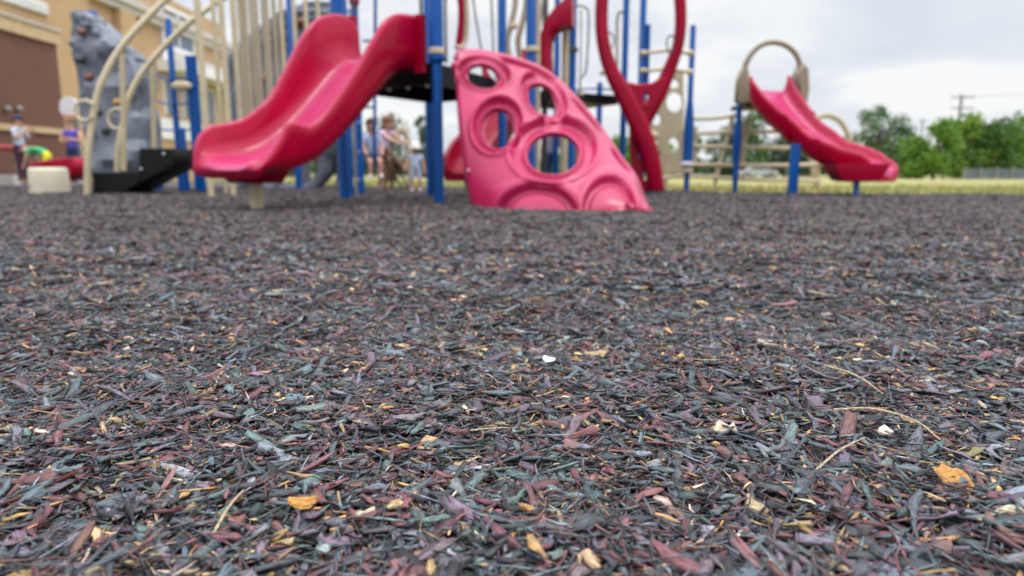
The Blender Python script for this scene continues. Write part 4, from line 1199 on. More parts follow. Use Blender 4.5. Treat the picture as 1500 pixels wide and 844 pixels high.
# pilaster where the front steps
yp = zat(172, 100, XB)[0]
wallbox(MB(), XB + .004, XB + .35, yp, yp + 1.2, GZ, ZC - .56).build('pilaster', M['tan_brick'], bld, smooth=False)
# tall window with white panel below, canopy and lower openings
y0, z0 = zat(236, 62, XB); y1, _ = zat(280, 62, XB)
zt = zat(240, 14, XB)[1]
win = wallbox(MB(), XB + .004, XB + .10, y0 + .10, y1 - .1, z0, zt - .1).build('window', M['glass'], bld, smooth=False)
fr = MB()
for a, b in ((y0 - .05, y0 + .1), ((y0 + y1) / 2 - .05, (y0 + y1) / 2 + .05), (y1 - .1, y1 + .05)): wallbox(fr, XB + .006, XB + .16, a, b, z0 - .003, zt)
wallbox(fr, XB + .008, XB + .155, y0 - .1, y1 + .1, zt + .003, zt + .2); fr.build('frame', M['white'], win, smooth=False)
wallbox(MB(), XB + .004, XB + .12, y0 - .05, y1 + .05, zat(240, 100, XB)[1], z0 - .01).build('spandrel_panel', M['white'], bld, smooth=False)
zc_ = zat(280, 103, XB)[1]
wallbox(MB(), XB + .004, XB + 1.3, y0 - .6, yE + .1, zc_ - .5, zc_).build('canopy', M['white'], bld, smooth=False)
for a, b in ((242, 258), (268, 282), (292, 312)):
    ya, yb = zat(a, 170, XB)[0], zat(b, 170, XB)[0]
    w_ = wallbox(MB(), XB + .005, XB + .08, ya, yb, zat(250, 168, XB)[1], zat(250, 120, XB)[1]).build('window', M['glass'], bld, smooth=False)
    f_ = MB(); wallbox(f_, XB + .007, XB + .12, ya - .1, ya - .004, zat(250, 170, XB)[1], zat(250, 119, XB)[1]); wallbox(f_, XB + .007, XB + .12, yb + .004, yb + .1, zat(250, 170, XB)[1], zat(250, 119, XB)[1])
    wallbox(f_, XB + .009, XB + .13, ya - .12, yb + .12, zat(250, 119, XB)[1] + .002, zat(250, 119, XB)[1] + .12)
    f_.build('frame', M['white'], w_, smooth=False)
ya, yb = zat(236, 200, XB)[0], zat(300, 200, XB)[0]
wallbox(MB(), XB + .006, XB + .09, ya, yb, zat(260, 205, XB)[1], zat(260, 176, XB)[1]).build('notice_panel', M['white'], bld, smooth=False)
# brown wing
XW = -15.3
yWe, zWb = zat(82, 66, XW); 
wallbox(MB(), XW - 12, XW, 6, yWe, GZ, zWb).build('wing_wall', M['brown_brick'], bld, smooth=False)
wallbox(MB(), XW - 12, XW + .10, 6, yWe + .1, zWb + .003, zWb + .42).build('wing_band', M['tan_trim'], bld, smooth=False)
wallbox(MB(), XW - 12, XW + .16, 6, yWe + .16, zWb + .423, zWb + .50).build('wing_coping', M['trim'], bld, smooth=False)
zb0 = zat(60, 195, XW)[1]; zb1 = zat(60, 186.5, XW)[1]
wallbox(MB(), XW + .003, XW + .07, 6, yWe + .07, zb0, zb1).build('base_band', M['tan_trim'], bld, smooth=False)
wallbox(MB(), XB + .36, XB + .42, yWe + .5, yp + 1.5, zb0 - .2, zb1 - .15).build('base_band', M['tan_trim'], bld, smooth=False)
for px in (6, 23):
    yy, zz = zat(px, 160, XW)
    MB().blob((XW + .12, yy, zz), .10, .10, .10, 12, 8).build('wall_lamp', M['rail_grey'], bld)
# white louvred panel high on the tan wall
ya, za = zat(-30, 23, XB); yb, zb = zat(67, 23, XB)
pnl = MB(); zt = zat(67, 7, XB)[1]
wallbox(pnl, XB + .004, XB + .12, ya, yb, zb, zt); pn_ = pnl.build('white_panel', M['white'], bld, smooth=False)
sl_ = MB()
for k in range(3): wallbox(sl_, XB + .122, XB + .15, ya, yb, zb + (zt - zb) * (.12 + .30 * k), zb + (zt - zb) * (.20 + .30 * k))
sl_.build('slat', M['white'], pn_, smooth=False)

# ------------------------------------------------------------------ basketball hoop
bh = thing('basketball_hoop', P(100, 251, 21) * Vector((1, 1, 0)), 'white fan shaped basketball backboard on a pole before the brown wing', 'basketball hoop')
fan = [(88, 150), (91, 145), (97, 143), (104, 143), (110, 146), (114, 151), (115, 162), (108, 171), (94, 171), (88, 162)]
pxplate('backboard', fan, [], .05, M['white'], bh, 21, bevel=.01)
pc_ = P(101, 170, 20.75); MB().tube([pc_ + Vector((.2 * math.cos(k * .4488), .2 * math.sin(k * .4488), 0)) for k in range(14)], .015, 6, closed=True).build('rim', mat('orange_rim', (.6, .12, .03), .4), bh)
pp = P(102, 165, 21.2); MB().tube([(pp.x, 21.5, GZ), (pp.x, 21.5, pp.z), (pp.x, 21.08, pp.z)], .06, 8).build('pole', M['rail_grey'], bh)

# ------------------------------------------------------------------ trees
def leafmat(name, c, c2, scale=.7):
    m = mat(name, c, .6, col2=c2, scale=scale, detail=5)
    m.node_tree.nodes['Principled BSDF'].inputs['Specular IOR Level'].default_value = .25
    return m
LM = {'bright': leafmat('bright_leaf', (.155, .29, .035), (.085, .19, .022)), 'mid': leafmat('mid_leaf', (.085, .17, .03), (.05, .11, .022)),
      'dark': leafmat('dark_leaf', (.045, .10, .038), (.025, .06, .025)), 'blue': leafmat('blue_green_leaf', (.06, .11, .055), (.035, .075, .04)), 'lime': leafmat('lime_leaf', (.21, .32, .05), (.13, .24, .03))}
M['bark'] = mat('bark', (.10, .075, .055), .9, bump=.8, bscale=6)

def tree(px, Y, wid, hgt, kind, label, cat='tree', name='tree', group=None, lobes=None, leaf=.26, n=3600, trunk=.14, low=.14, seed=0):
    """wid, hgt in photo pixels; lobes: (dx, dy, r) fractions of width / height"""
    rr = np.random.default_rng(seed + int(px))
    s = Y / F; W = wid * s; Hh = hgt * s; gz = ground_z(0, Y)
    x0 = XY(px, Y)
    t = thing(name, Vector((x0, Y, gz)), label, cat, group)
    if lobes is None:
        lobes = []
        k = 14
        for i in range(k):
            h = low + .06 + (1 - low - .14) * (i + .5) / k
            spread = math.sin(math.pi * min(1, (h - low) / (1 - low) * .82 + .18)) ** .7
            lobes.append((rr.uniform(-.36, .36) * spread, rr.uniform(-.3, .3) * spread, h, rr.uniform(.16, .25)))
    mb = MB()
    top = Vector((x0 + W * .03, Y, gz + Hh * .80))
    mb.tube(catmull([(x0, Y, gz - .05), (x0 - W * .02, Y, gz + Hh * .3), (x0 + W * .02, Y, gz + Hh * .55), top], 4), [trunk, trunk * .75, trunk * .5, trunk * .15], 8)
    for lx, ly, lh, lr in lobes:
        b = Vector((x0, Y, gz + Hh * max(low * .9, lh * .55))); e = Vector((x0 + lx * W, Y + ly * W, gz + lh * Hh))
        mb.tube([b, b.lerp(e, .5) + Vector((0, 0, Hh * .02)), e], [trunk * .35, trunk * .22, trunk * .08], 5)
    mb.build('trunk', M['bark'], t)
    # leaf quads scattered in the lobes, thinned by noise so that gaps stay
    cnt = 0; pts = []
    wts = np.array([l[3] ** 2 for l in lobes]); wts /= wts.sum()
    idx = rr.choice(len(lobes), n, p=wts)
    dirs = rr.normal(size=(n, 3)); dirs /= np.linalg.norm(dirs, axis=1, keepdims=True)
    rad = rr.random(n) ** .45
    c = np.array([[x0 + l[0] * W, Y + l[1] * W, gz + l[2] * Hh] for l in lobes])[idx]
    rl = np.array([l[3] for l in lobes])[idx]
    p = c + dirs * (rad * rl)[:, None] * np.array([W, W, min(Hh, W * 1.15) * .85])[None]
    keep = np.array([mnoise.noise(Vector(q) * (2.2 / max(W * .25, .5)) + Vector((seed * 3.1, 0, 0))) > -.30 for q in p])
    p = p[keep]; p = p[p[:, 2] > gz + .05]; m_ = len(p)
    a = rr.normal(size=(m_, 3)); a /= np.linalg.norm(a, axis=1, keepdims=True)
    b = np.cross(a, rr.normal(size=(m_, 3))); b /= np.linalg.norm(b, axis=1, keepdims=True)
    sz = leaf * rr.uniform(.5, 1.15, m_)[:, None]
    V = np.stack([p - a * sz * .5, p + b * sz * .32, p + a * sz * .5, p - b * sz * .32], 1).reshape(-1, 3) - np.array([x0, Y, gz])
    me = bpy.data.meshes.new('crown'); me.from_pydata(V.tolist(), [], np.arange(m_ * 4).reshape(-1, 4).tolist()); me.materials.append(LM[kind])
    link_mesh('crown', me, t)
    return t
tree(1284, 52, 118, 108, 'mid', 'tall dark green tree standing alone behind the exit of the small slide', n=7000, seed=1, low=.04,
     lobes=[(-.30, 0, .22, .24), (.22, .1, .25, .26), (0, -.1, .30, .26), (-.20, .1, .45, .22), (.22, 0, .50, .22), (.05, .15, .55, .20), (-.06, 0, .72, .19), (.24, .05, .74, .15), (-.02, 0, .88, .13), (.32, 0, .62, .13), (-.36, 0, .36, .15), (-.14, .1, .82, .12), (.30, 0, .12, .2), (-.1, 0, .12, .22)])
gp = 'row of leafy trees along the lawn'
row = [(1368, 46, 84, 86, 'bright', 'bright green bushy tree at the inner end of the tree row'), (1412, 48, 84, 92, 'lime', 'yellow green tree below the utility pole'), (1452, 47, 78, 82, 'mid', 'darker green tree behind the grey slatted fence'),
       (1492, 49, 84, 96, 'bright', 'tallest leafy tree of the row behind the fence, cut by the picture edge'), (1345, 60, 50, 54, 'lime', 'pale lime shrubby tree between the lone tree and the row'), (1545, 50, 90, 92, 'mid', 'green tree just past the fence end')]
for i, (px, Y, w, h, k, lb) in enumerate(row):
    tree(px, Y, w * 1.1, h, k, lb, group=gp, n=6400, seed=20 + i, low=.03)
back = [(1062, 58, 62, 72, 'dark', 'dark green tree behind the pipe net, nearest its tall blue post', 'mid'), (1096, 60, 66, 98, 'mid', 'taller rounded tree behind the small slide post', 'mid'), (1150, 62, 70, 60, 'dark', 'low dark tree under the small slide', 'dark'), (1196, 64, 66, 66, 'blue', 'bluish green tree behind the thin hoop', 'dark'),
        (1010, 60, 40, 60, 'mid', 'green tree seen through the holed panel', 'mid'), (960, 60, 46, 64, 'bright', 'light green tree behind the twisted loop leg', 'mid'), (905, 62, 46, 58, 'bright', 'small bright tree between the loop climber and pink shell', 'mid'),
        (845, 62, 60, 62, 'bright', 'green tree behind the large shell opening', 'mid')]
for i, (px, Y, w, h, k, lb, _) in enumerate(back):
    tree(px, Y, w * 1.15, h, k, lb, group='trees beyond the lawn', n=4600, seed=50 + i, low=.02)
mid_ = [(577, 60, 62, 92, 'dark', 'dark evergreen tree behind the child in the lilac top'), (622, 62, 52, 46, 'blue', 'low dark tree behind the toddler'), (545, 64, 60, 66, 'dark', 'dark tree behind the seated child'), (470, 62, 70, 64, 'dark', 'dark tree seen under the rock arch'), (428, 60, 60, 50, 'mid', 'green tree seen through the rock legs'),
        (660, 64, 50, 30, 'mid', 'low green bush between the blue post and the pink shell'), (617, 70, 30, 92, 'blue', 'slim dark tree behind the front blue posts')]
for i, (px, Y, w, h, k, lb) in enumerate(mid_):
    tree(px, Y, w * 1.15, h, k, lb, group='trees behind the deck tower', n=2600, seed=80 + i, low=.02)
# far wood that closes the horizon
def far_wood():
    rr = np.random.default_rng(5); n = 16000
    x = rr.uniform(-95, 210, n); y = rr.uniform(120, 150, n)
    hmax = 2.4 + 1.3 * np.sin(x * .11) + .9 * np.sin(x * .37 + 1) + .7 * np.sin(x * .9)
    z = -.3 + rr.random(n) ** .8 * np.maximum(hmax, .8)
    p = np.stack([x, y, z], 1)
    a = rr.normal(size=(n, 3)); a /= np.linalg.norm(a, axis=1, keepdims=True); b = np.cross(a, rr.normal(size=(n, 3))); b /= np.linalg.norm(b, axis=1, keepdims=True)
    s = rr.uniform(.4, 1.0, n)[:, None]
    V = np.stack([p - a * s, p + b * s * .6, p + a * s, p - b * s * .6], 1).reshape(-1, 3)
    me = bpy.data.meshes.new('far_wood'); me.from_pydata(V.tolist(), [], np.arange(n * 4).reshape(-1, 4).tolist()); me.materials.append(LM['blue'])
    tag(link_mesh('far_wood', me), 'low dusky line of woods far beyond the lawn', 'woods', kind='stuff')
far_wood()

# ------------------------------------------------------------------ fence, poles, car
YF = 43
fz = ground_z(0, YF)
fe = thing('slat_fence', P(1456, 251, YF) * Vector((1, 1, 0)) + Vector((0, 0, fz)), 'low blue grey slatted fence at the foot of the tree row', 'fence')
xa, xb = XY(1412, YF), XY(1530, YF)
k = 0; x = xa; mb = MB()
while x < xb:
    mb.box((x, YF, fz + .34), (.13, .03, .66)); x += .17
mb.build('slat_panel', mat('blue_grey_paint', (.13, .15, .18), .6), fe, smooth=False)
for q in np.linspace(xa, xb, 6): MB().box((q, YF - .06, fz + .38), (.09, .09, .76)).build('fence_post', M['rail_grey'], fe, smooth=False)
MB().box(((xa + xb) / 2, YF + .04, fz + .58), (xb - xa, .04, .08)).build('rail', M['rail_grey'], fe, smooth=False)

def upole(px, Y, ytop, arms, label):
    t = thing('utility_pole', P(px, 251, Y) * Vector((1, 1, 0)) + Vector((0, 0, -.27)), label, 'utility pole')
    top = P(px, ytop, Y)
    MB().tube([(top.x, Y, -.3), (top.x, Y, top.z)], [.22, .15], 10).build('pole', mat('grey_wood_pole', (.22, .21, .21), .9), t)
    for (py, hw) in arms:
        a, b = P(px - hw, py, Y), P(px + hw, py, Y)
        MB().box(((a.x + b.x) / 2, Y - .2, a.z), ((b - a).length, .12, .14)).build('crossarm', M['rail_grey'], t, smooth=False)
        for q in (-.9, -.35, .35, .9):
            MB().lathe((top.x + q * (b.x - a.x) / 2, Y - .2, a.z + .07), [(.03, 0), (.06, .06), (.03, .18)], 8).build('insulator', M['rail_grey'], t)
    return top
t1 = upole(1409, 84, 139, [(143, 17), (159, 16)], 'tall grey utility pole with two crossarms above the tree row')
t2 = upole(1352, 150, 174, [(178, 7)], 'distant thin utility pole between the lone tree and the row')
for i, (dx, dz) in enumerate(((-1.3, .15), (1.3, .15))):
    a = t1 + Vector((dx, 0, dz - .4)); b = Vector((t1.x + 62 + dx, 30, t1.z + 1.0)); m_ = (a + b) / 2 - Vector((0, 0, 1.4))
    w_ = MB().tube(catmull([a, m_, b], 12), .009, 5).build('power_line', M['darkgrey'], None)
    tag(w_, 'thin dark power line running from the pole over the tree row', 'power line', 'power lines on the crossarm')

YC = 56; cz = ground_z(0, YC)
car = thing('parked_car', P(1108, 251, YC) * Vector((1, 1, 0)) + Vector((0, 0, cz)), 'pale parked car under the trees behind the pipe net', 'car')
cx = XY(1108, YC)
prof = [(-1.9, .35), (-1.95, .62), (-1.75, .80), (-1.05, .88), (-.55, 1.28), (.55, 1.32), (1.15, .92), (1.85, .80), (1.95, .55), (1.9, .32)]
secs = [[Vector((cx + a * .8, YC + yy, cz + b * (.8) * (1 if abs(yy) < .6 or b < .85 else .96))) for a, b in prof] for yy in (-.68, -.60, .60, .68)]
MB().sweep(secs).build('body', mat('silver_paint', (.38, .39, .41), .35), car, auto=30)
gl = [(-.92, .92), (-.5, 1.22), (.5, 1.25), (.98, .95)]
for sy in (-1, 1):
    MB().sweep([[Vector((cx + a * .8, YC + sy * yy, cz + b * .8)) for a, b in gl] for yy in (.684, .70)]).build('window', M['glass'], car, smooth=False)
    for wx in (-1.2, 1.2):
        w_ = MB(); c0 = Vector((cx + wx * .8, YC + sy * .66, cz + .24))
        w_.tube([c0 - Vector((0, .08, 0)), c0 + Vector((0, .08, 0))], .24, 16); wo = w_.build('wheel', M['black'], car)
        MB().tube([c0 + Vector((0, sy * .082, 0)), c0 + Vector((0, sy * .09, 0))], .13, 12).build('rim', M['hub'], wo)

# ------------------------------------------------------------------ people
def person(name, base, hgt, face, J, zones, label, kid=0.0, hair=None, hat=None):
    """J overrides joints in units of body height, facing -Y; zones: dict of materials"""
    hs = 1 + kid                       # children have larger heads and shorter legs
    j = {'pelvis': (0, 0, .52), 'spine': (0, 0, .62), 'chest': (0, 0, .73), 'neck': (0, .005, .83), 'jaw': (0, -.008, .875), 'head': (0, -.005, .93), 'crown': (0, .0, .965)}
    for s, q in ((-1, 'a'), (1, 'b')):
        j.update({'sh' + q: (s * .105, 0, .795), 'el' + q: (s * .135, .01, .63), 'wr' + q: (s * .145, -.02, .49), 'ha' + q: (s * .145, -.03, .455),
                  'hip' + q: (s * .052, 0, .50), 'kn' + q: (s * .058, -.012, .28), 'an' + q: (s * .06, .008, .05), 'to' + q: (s * .068, -.085, .018)})
    if kid:
        for k in ('jaw', 'head', 'crown'):
            x, y, z = j[k]; j[k] = (x, y, .83 + (z - .83) * (1 + kid * .7))
    j.update(J)
    R = {'pelvis': .075, 'spine': .066, 'chest': .074, 'neck': .033, 'jaw': .045, 'head': .056, 'crown': .042, 'sh': .038, 'el': .027, 'wr': .018, 'ha': .019, 'hip': .056, 'kn': .037, 'an': .023, 'to': .021}
    for k in ('jaw', 'head', 'crown'): R[k] *= hs
    if kid:
        for k in ('pelvis', 'spine', 'chest', 'el', 'kn', 'an', 'to', 'wr'): R[k] *= 1 + kid * .3
    E = [('pelvis', 'spine'), ('spine', 'chest'), ('chest', 'neck'), ('neck', 'jaw'), ('jaw', 'head'), ('head', 'crown')]
    for q in 'ab': E += [('chest', 'sh' + q), ('sh' + q, 'el' + q), ('el' + q, 'wr' + q), ('wr' + q, 'ha' + q), ('pelvis', 'hip' + q), ('hip' + q, 'kn' + q), ('kn' + q, 'an' + q), ('an' + q, 'to' + q)]
    names = list(j); 
    pos = {k: Vector(v) * hgt for k, v in j.items()}
    rad = {k: R.get(k, R.get(k[:-1])) * hgt for k in names}
    # fingers: four and a thumb on each hand, of unequal length and slightly curled
    for q, s in (('a', -1), ('b', 1)):
        d = (pos['ha' + q] - pos['wr' + q]).normalized(); sdv = d.cross(Vector((0, 1, 0)) if abs(d.y) < .8 else Vector((0, 0, 1))).normalized()
        cu = d.cross(sdv)
        for n_, (o, ln) in enumerate(((-1.2, .035), (-.4, .042), (.4, .040), (1.2, .030))):
            a = 'f%d1%s' % (n_, q); b = 'f%d2%s' % (n_, q)
            pos[a] = pos['ha' + q] + (d * .022 + sdv * o * .009) * hgt; pos[b] = pos[a] + (d * ln * .8 + cu * ln * .5) * hgt
            rad[a] = .006 * hgt; rad[b] = .005 * hgt; E += [('ha' + q, a), (a, b)]
        a, b = 't1' + q, 't2' + q
        pos[a] = pos['ha' + q] + (sdv * .022 - d * .004) * hgt; pos[b] = pos[a] + (sdv * .012 + d * .022) * hgt
        rad[a] = .007 * hgt; rad[b] = .006 * hgt; E += [('ha' + q, a), (a, b)]
    names = list(pos); ix = {k: i for i, k in enumerate(names)}
    me = bpy.data.meshes.new(name); me.from_pydata([pos[k] for k in names], [(ix[a], ix[b]) for a, b in E], [])
    o = bpy.data.objects.new(name, me); COL.objects.link(o)
    sk_ = o.modifiers.new('skin', 'SKIN'); sk_.use_smooth_shade = True
    for i, k in enumerate(names):
        sv = me.skin_vertices[0].data[i]; r = rad[k]; sv.radius = (r, r); sv.use_root = (k == 'pelvis')
    sb = o.modifiers.new('sub', 'SUBSURF'); sb.levels = 2; sb.render_levels = 2
    bake(o); me = o.data
    # clothing zones by the nearest bone
    zl = []; order = ['skin', 'shirt', 'trousers', 'shoe']
    for k in order: me.materials.append(zones.get(k, M['skin']))
    def zone(a, b, c, t):
        n2 = {a, b}
        if any(x[0] in 'ft' and x[1:2].isdigit() for x in n2): return 'skin'
        if n2 <= {'pelvis', 'spine', 'chest', 'neck', 'hipa', 'hipb', 'sha', 'shb'}:
            if n2 & {'hipa', 'hipb'}: return 'trousers'
            if n2 == {'pelvis', 'spine'}: return 'trousers' if t < .45 else 'shirt'
            return 'skin' if n2 == {'chest', 'neck'} and t > .8 else 'shirt'
        if a[:2] == 'sh': return 'shirt' if t < zones.get('sleeve', .6) else 'skin'
        if a[:2] == 'el': return 'shirt' if zones.get('sleeve', .6) > 1 else 'skin'
        if a[:3] == 'hip': return 'trousers' if t < zones.get('leg', 2) else 'skin'
        if a[:2] == 'kn': return 'shoe' if t > .93 and 'shoe' in zones else ('trousers' if t + 1 < zones.get('leg', 2) else 'skin')
        if a[:2] == 'an': return 'shoe'
        return 'skin'
    segs = [(a, b, pos[a], pos[b]) for a, b in E]
    for f in me.polygons:
        c = f.center; best = None
        for a, b, pa, pb in segs:
            ab = pb - pa; t = min(1, max(0, (c - pa).dot(ab) / (ab.length_squared + 1e-9)))
            dd = (pa + ab * t - c).length - (rad[a] + (rad[b] - rad[a]) * t)
            if best is None or dd < best[0]: best = (dd, a, b, t)
        f.material_index = order.index(zone(best[1], best[2], c, best[3])); f.use_smooth = True
    # face: nose, eyes, ears joined into the body mesh
    hd, cr_, jw = pos['head'], pos['crown'], pos['jaw']
    upv = (cr_ - jw).normalized(); fwd = Vector((0, -1, 0)); fwd = (fwd - upv * fwd.dot(upv)).normalized(); sid = upv.cross(fwd)
    hr_ = rad['head']; ext = MB()
    fc = hd - upv * hr_ * .25
    ext.blob(fc + fwd * hr_ * .98 - upv * hr_ * .15, hr_ * .16, hr_ * .2, hr_ * .24, 8, 6)
    for s in (-1, 1): ext.blob(fc + sid * s * hr_ * .98, hr_ * .1, hr_ * .2, hr_ * .28, 8, 6)
    nskin = len(ext.f)
    for s in (-1, 1): ext.blob(fc + fwd * hr_ * .88 + sid * s * hr_ * .36 + upv * hr_ * .12, hr_ * .12, hr_ * .1, hr_ * .09, 8, 6)
    neye = len(ext.f)
    ext.blob(fc + fwd * hr_ * .90 - upv * hr_ * .52, hr_ * .3, hr_ * .1, hr_ * .07, 8, 6)
    bm_v = [v.co.copy() for v in me.vertices] + ext.v; nb = len(me.vertices)
    fs = [tuple(f.vertices) for f in me.polygons] + [tuple(nb + i for i in f) for f in ext.f]
    mi = [f.material_index for f in me.polygons] + [0] * nskin + [4] * (neye - nskin) + [5] * (len(ext.f) - neye)
    m2 = bpy.data.meshes.new(name); m2.from_pydata([tuple(v) for v in bm_v], [], fs)
    for k in order: m2.materials.append(zones.get(k, M['skin']))
    m2.materials.append(M['eye']); m2.materials.append(mat('lip', (.45, .16, .14), .5))
    m2.polygons.foreach_set('material_index', mi); m2.polygons.foreach_set('use_smooth', [True] * len(mi)); m2.update()
    o.data = m2; o.location = base; o.rotation_euler = (0, 0, face)
    tag(o, label, 'person')
    def child(nm, mbx, m):
        mm = bpy.data.meshes.new(nm); mm.from_pydata([tuple(v) for v in mbx.v], [], mbx.f); mm.materials.append(m)
        mm.polygons.foreach_set('use_smooth', [True] * len(mm.polygons)); c = link_mesh(nm, mm, o); return c
    if hair:
        m_, ln = hair; mbx = MB()
        mbx.blob(hd + upv * hr_ * .30 - fwd * hr_ * .18, hr_ * 1.10, hr_ * 1.06, hr_ * 1.02, 16, 10, nz=.12)
        if ln: mbx.blob(hd - fwd * hr_ * .75 - upv * hr_ * (.5 + ln * .5), hr_ * .85, hr_ * .45, hr_ * (.8 + ln), 14, 9, nz=.15)
        child('hair', mbx, m_)
    if hat:
        m_, kind = hat; mbx = MB(); c = hd + upv * hr_ * .42
        mbx.blob(c, hr_ * 1.12, hr_ * 1.14, hr_ * .85, 18, 10)
        if kind == 'cap': mbx.blob(c + fwd * hr_ * 1.25 - upv * hr_ * .12, hr_ * .75, hr_ * .75, hr_ * .09, 14, 6)
        else: mbx.lathe(c - upv * hr_ * .35, [(hr_ * 1.0, 0), (hr_ * 1.6, -.02 * hgt), (hr_ * 1.58, -.012 * hgt), (hr_ * 1.0, .012 * hgt)], 20)
        child('cap' if kind == 'cap' else 'sun_hat', mbx, m_)
    return o
def foot(px, Y): x = XY(px, Y); return Vector((x, Y, ground_z(x, Y) + .0))
C_ = {'navy': cloth('navy_cotton', (.02, .035, .10)), 'ltgrey': cloth('light_grey_cotton', (.42, .46, .55)), 'plum': cloth('plum_leggings', (.045, .012, .045)), 'blue': cloth('blue_denim', (.03, .09, .22)), 'green': cloth('green_cotton', (.03, .45, .19)),
      'yellow': cloth('yellow_cotton', (.70, .66, .02)), 'violet': cloth('violet_cotton', (.10, .07, .42)), 'white': cloth('white_cotton', (.72, .70, .68)), 'ltblue': cloth('pale_blue_cotton', (.42, .50, .66)), 'lilac': cloth('lilac_cotton', (.55, .42, .70)),
      'brown': mat('brown_hair', (.10, .045, .02), .6), 'auburn': mat('auburn_hair', (.16, .055, .02), .6), 'blond': mat('blond_hair', (.42, .30, .15), .6), 'rose': cloth('rose_cotton', (.45, .22, .22)), 'teal': cloth('teal_cotton', (.05, .40, .42)), 'lavgrey': cloth('printed_grey_cotton', (.38, .36, .46)),
      'sandal': mat('tan_sandal', (.30, .17, .10), .7)}
person('person', foot(33, 17.9), 1.76, R_(90), {'ela': (-.15, -.07, .66), 'wra': (-.07, -.17, .77), 'haa': (-.045, -.185, .80), 'elb': (.15, -.06, .65), 'wrb': (.075, -.17, .75), 'hab': (.05, -.19, .79), 'head': (0, -.02, .925), 'crown': (0, -.02, .96), 'jaw': (0, -.022, .872)},
       {'shirt': C_['ltgrey'], 'trousers': C_['plum'], 'shoe': C_['sandal'], 'sleeve': .7}, 'standing adult in navy cap, pale grey shirt and plum leggings, hands raised to the face', hair=(C_['brown'], 0), hat=(C_['navy'], 'cap'))
person('person', foot(68, 17.2), 1.40, R_(-80), {'pelvis': (0, .05, .52), 'spine': (0, -.04, .60), 'chest': (0, -.15, .64), 'neck': (0, -.235, .63), 'jaw': (0, -.275, .60), 'head': (0, -.32, .59), 'crown': (0, -.36, .58), 'sha': (-.10, -.19, .63), 'shb': (.10, -.19, .63), 'ela': (-.12, -.25, .48), 'elb': (.12, -.25, .48), 'wra': (-.10, -.30, .35), 'wrb': (.10, -.30, .35), 'haa': (-.10, -.31, .31), 'hab': (.10, -.31, .31),
        'hipa': (-.055, .05, .50), 'hipb': (.055, .05, .50), 'kna': (-.06, .0, .28), 'knb': (.06, .0, .28)}, {'shirt': C_['green'], 'trousers': C_['yellow'], 'shoe': C_['white'], 'sleeve': .7, 'leg': .9}, 'child in bright green shirt and yellow shorts bending forward by the red ramp', kid=.3, hair=(C_['brown'], 0))
person('person', foot(110, 17.2), 1.62, R_(8), {'ela': (-.15, -.02, .66), 'wra': (-.04, -.12, .65), 'haa': (.0, -.13, .655), 'elb': (.15, -.02, .66), 'wrb': (.05, -.13, .68), 'hab': (.01, -.15, .69)},
       {'shirt': C_['violet'], 'trousers': C_['navy'], 'shoe': C_['sandal'], 'sleeve': .0, 'leg': .45}, 'woman in a violet sleeveless top and navy shorts under the basketball backboard', hair=(C_['brown'], .4))
person('person', foot(609, 11.0), .80, R_(5), {'ela': (-.16, .0, .64), 'wra': (-.20, -.05, .52), 'haa': (-.21, -.06, .48), 'hipa': (-.06, 0, .44), 'hipb': (.06, 0, .44), 'pelvis': (0, 0, .46), 'spine': (0, -.01, .56), 'chest': (0, 0, .66), 'neck': (0, 0, .745), 'sha': (-.11, 0, .71), 'shb': (.11, 0, .71), 'jaw': (0, -.01, .80), 'head': (0, -.01, .875), 'crown': (0, 0, .92), 'kna': (-.07, -.01, .25), 'knb': (.07, -.01, .25), 'ana': (-.075, .01, .05), 'anb': (.075, .01, .05), 'toa': (-.085, -.09, .025), 'tob': (.085, -.09, .025), 'elb': (.15, 0, .57), 'wrb': (.17, -.03, .45), 'hab': (.17, -.04, .41)},
       {'shirt': C_['ltblue'], 'trousers': C_['ltblue'], 'shoe': C_['white'], 'sleeve': .5, 'leg': .95}, 'toddler in white sun hat, pale blue romper and white shoes standing on the mulch', kid=.55, hat=(C_['white'], 'hat'))
person('person', foot(560, 11.4), 1.22, R_(62), {'spine': (0, -.03, .62), 'chest': (0, -.07, .72), 'neck': (0, -.10, .81), 'jaw': (0, -.13, .855), 'head': (0, -.135, .91), 'crown': (0, -.13, .95), 'sha': (-.10, -.07, .785), 'shb': (.10, -.07, .785), 'ela': (-.13, -.20, .70), 'wra': (-.10, -.31, .65), 'haa': (-.09, -.345, .645), 'elb': (.13, -.20, .70), 'wrb': (.10, -.31, .66), 'hab': (.09, -.345, .655)},
       {'shirt': C_['lilac'], 'trousers': C_['rose'], 'shoe': C_['sandal'], 'sleeve': .4, 'leg': 1.1}, 'auburn haired child in a lilac top leaning over the brown camp chair', kid=.3, hair=(C_['auburn'], .25))
ys_ = Yl + .02
sb_ = P(545, 243, ys_); sb_ = Vector((sb_.x, ys_ + .05, sb_.z + .02 - .40 * .95))
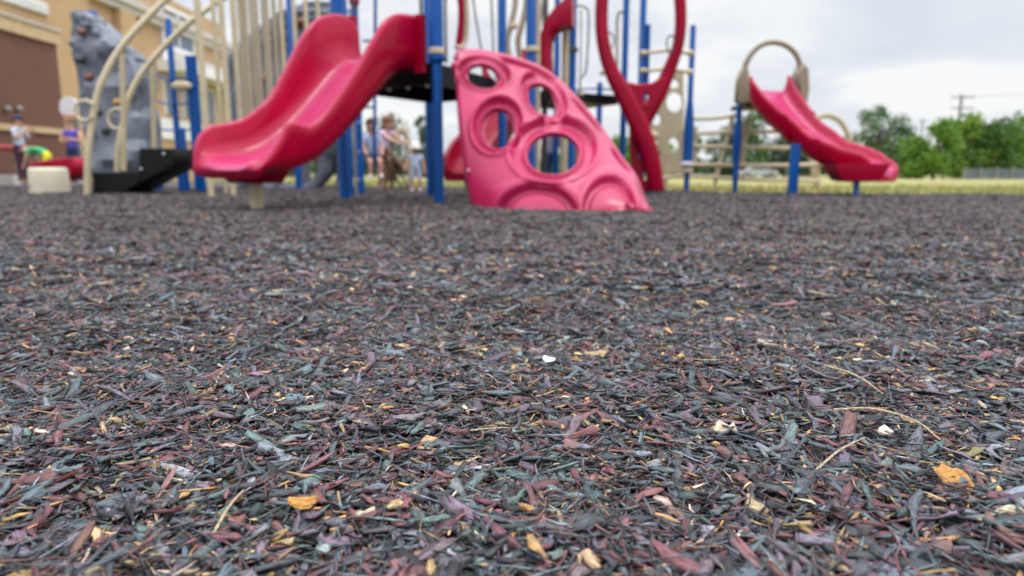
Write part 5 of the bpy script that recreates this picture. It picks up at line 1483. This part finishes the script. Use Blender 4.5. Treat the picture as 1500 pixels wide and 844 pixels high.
person('person', sb_, .95, R_(20), {'pelvis': (0, .02, .47), 'hipa': (-.06, .0, .465), 'hipb': (.06, .0, .465), 'kna': (-.07, -.22, .45), 'knb': (.07, -.22, .46), 'ana': (-.075, -.24, .24), 'anb': (.075, -.24, .25), 'toa': (-.08, -.31, .20), 'tob': (.08, -.31, .21), 'ela': (-.14, -.06, .66), 'wra': (-.12, -.15, .58), 'haa': (-.11, -.18, .56), 'elb': (.14, -.06, .66), 'wrb': (.12, -.15, .58), 'hab': (.11, -.18, .56)},
       {'shirt': C_['ltblue'], 'trousers': C_['navy'], 'shoe': C_['white'], 'sleeve': .6, 'leg': .8}, 'child in pale shirt and navy shorts sitting on the blue ladder seat', kid=.35, hair=(C_['brown'], .2))
person('person', foot(808, 10.3), 1.06, R_(170), {}, {'shirt': C_['lavgrey'], 'trousers': C_['blue'], 'shoe': C_['white'], 'sleeve': .8}, 'child in printed grey shirt and jeans seen through the large shell opening', kid=.3, hair=(C_['brown'], .1))

# ------------------------------------------------------------------ camp chair
ch = thing('camp_chair', foot(580, 11.2), 'brown fabric folding camp chair with thin legs beside the child in lilac', 'chair')
bq = foot(579, 11.2)
def cp(x, y, z): return bq + Vector((x, y, z))
mb = MB()
secs = []
for t in np.linspace(0, 1, 9):
    x = -.17 + .36 * t; z = .70 - .38 * t ** 1.3 - .03 * math.sin(math.pi * t)
    secs.append([cp(x, -.2, z), cp(x, 0, z - .04), cp(x, .2, z), cp(x + .02, .2, z + .03), cp(x + .02, 0, z - .01), cp(x + .02, -.2, z + .03)])
mb.sweep(secs).build('seat_sling', cloth('brown_canvas', (.11, .045, .02)), ch)
for a, b in (((-.19, -.2, .0), (.05, -.2, .52)), ((.16, -.2, 0), (-.16, -.2, .70)), ((-.14, .2, .0), (.08, .2, .52)), ((.20, .2, 0), (-.14, .2, .70)), ((-.02, -.2, 0), (-.06, -.2, .45))):
    MB().tube([cp(*a), cp(*b)], .016, 8).build('leg', mat('brown_tube', (.10, .05, .03), .5), ch)
MB().box(cp(-.09, 0, .34), (.16, .36, .34)).build('side_cloth', cloth('brown_cloth', (.14, .065, .035)), ch, smooth=False)
vpost(tw2, 797, 8.9, ztop=3.4, r=.035, m=M['darkgrey'], name='pole')
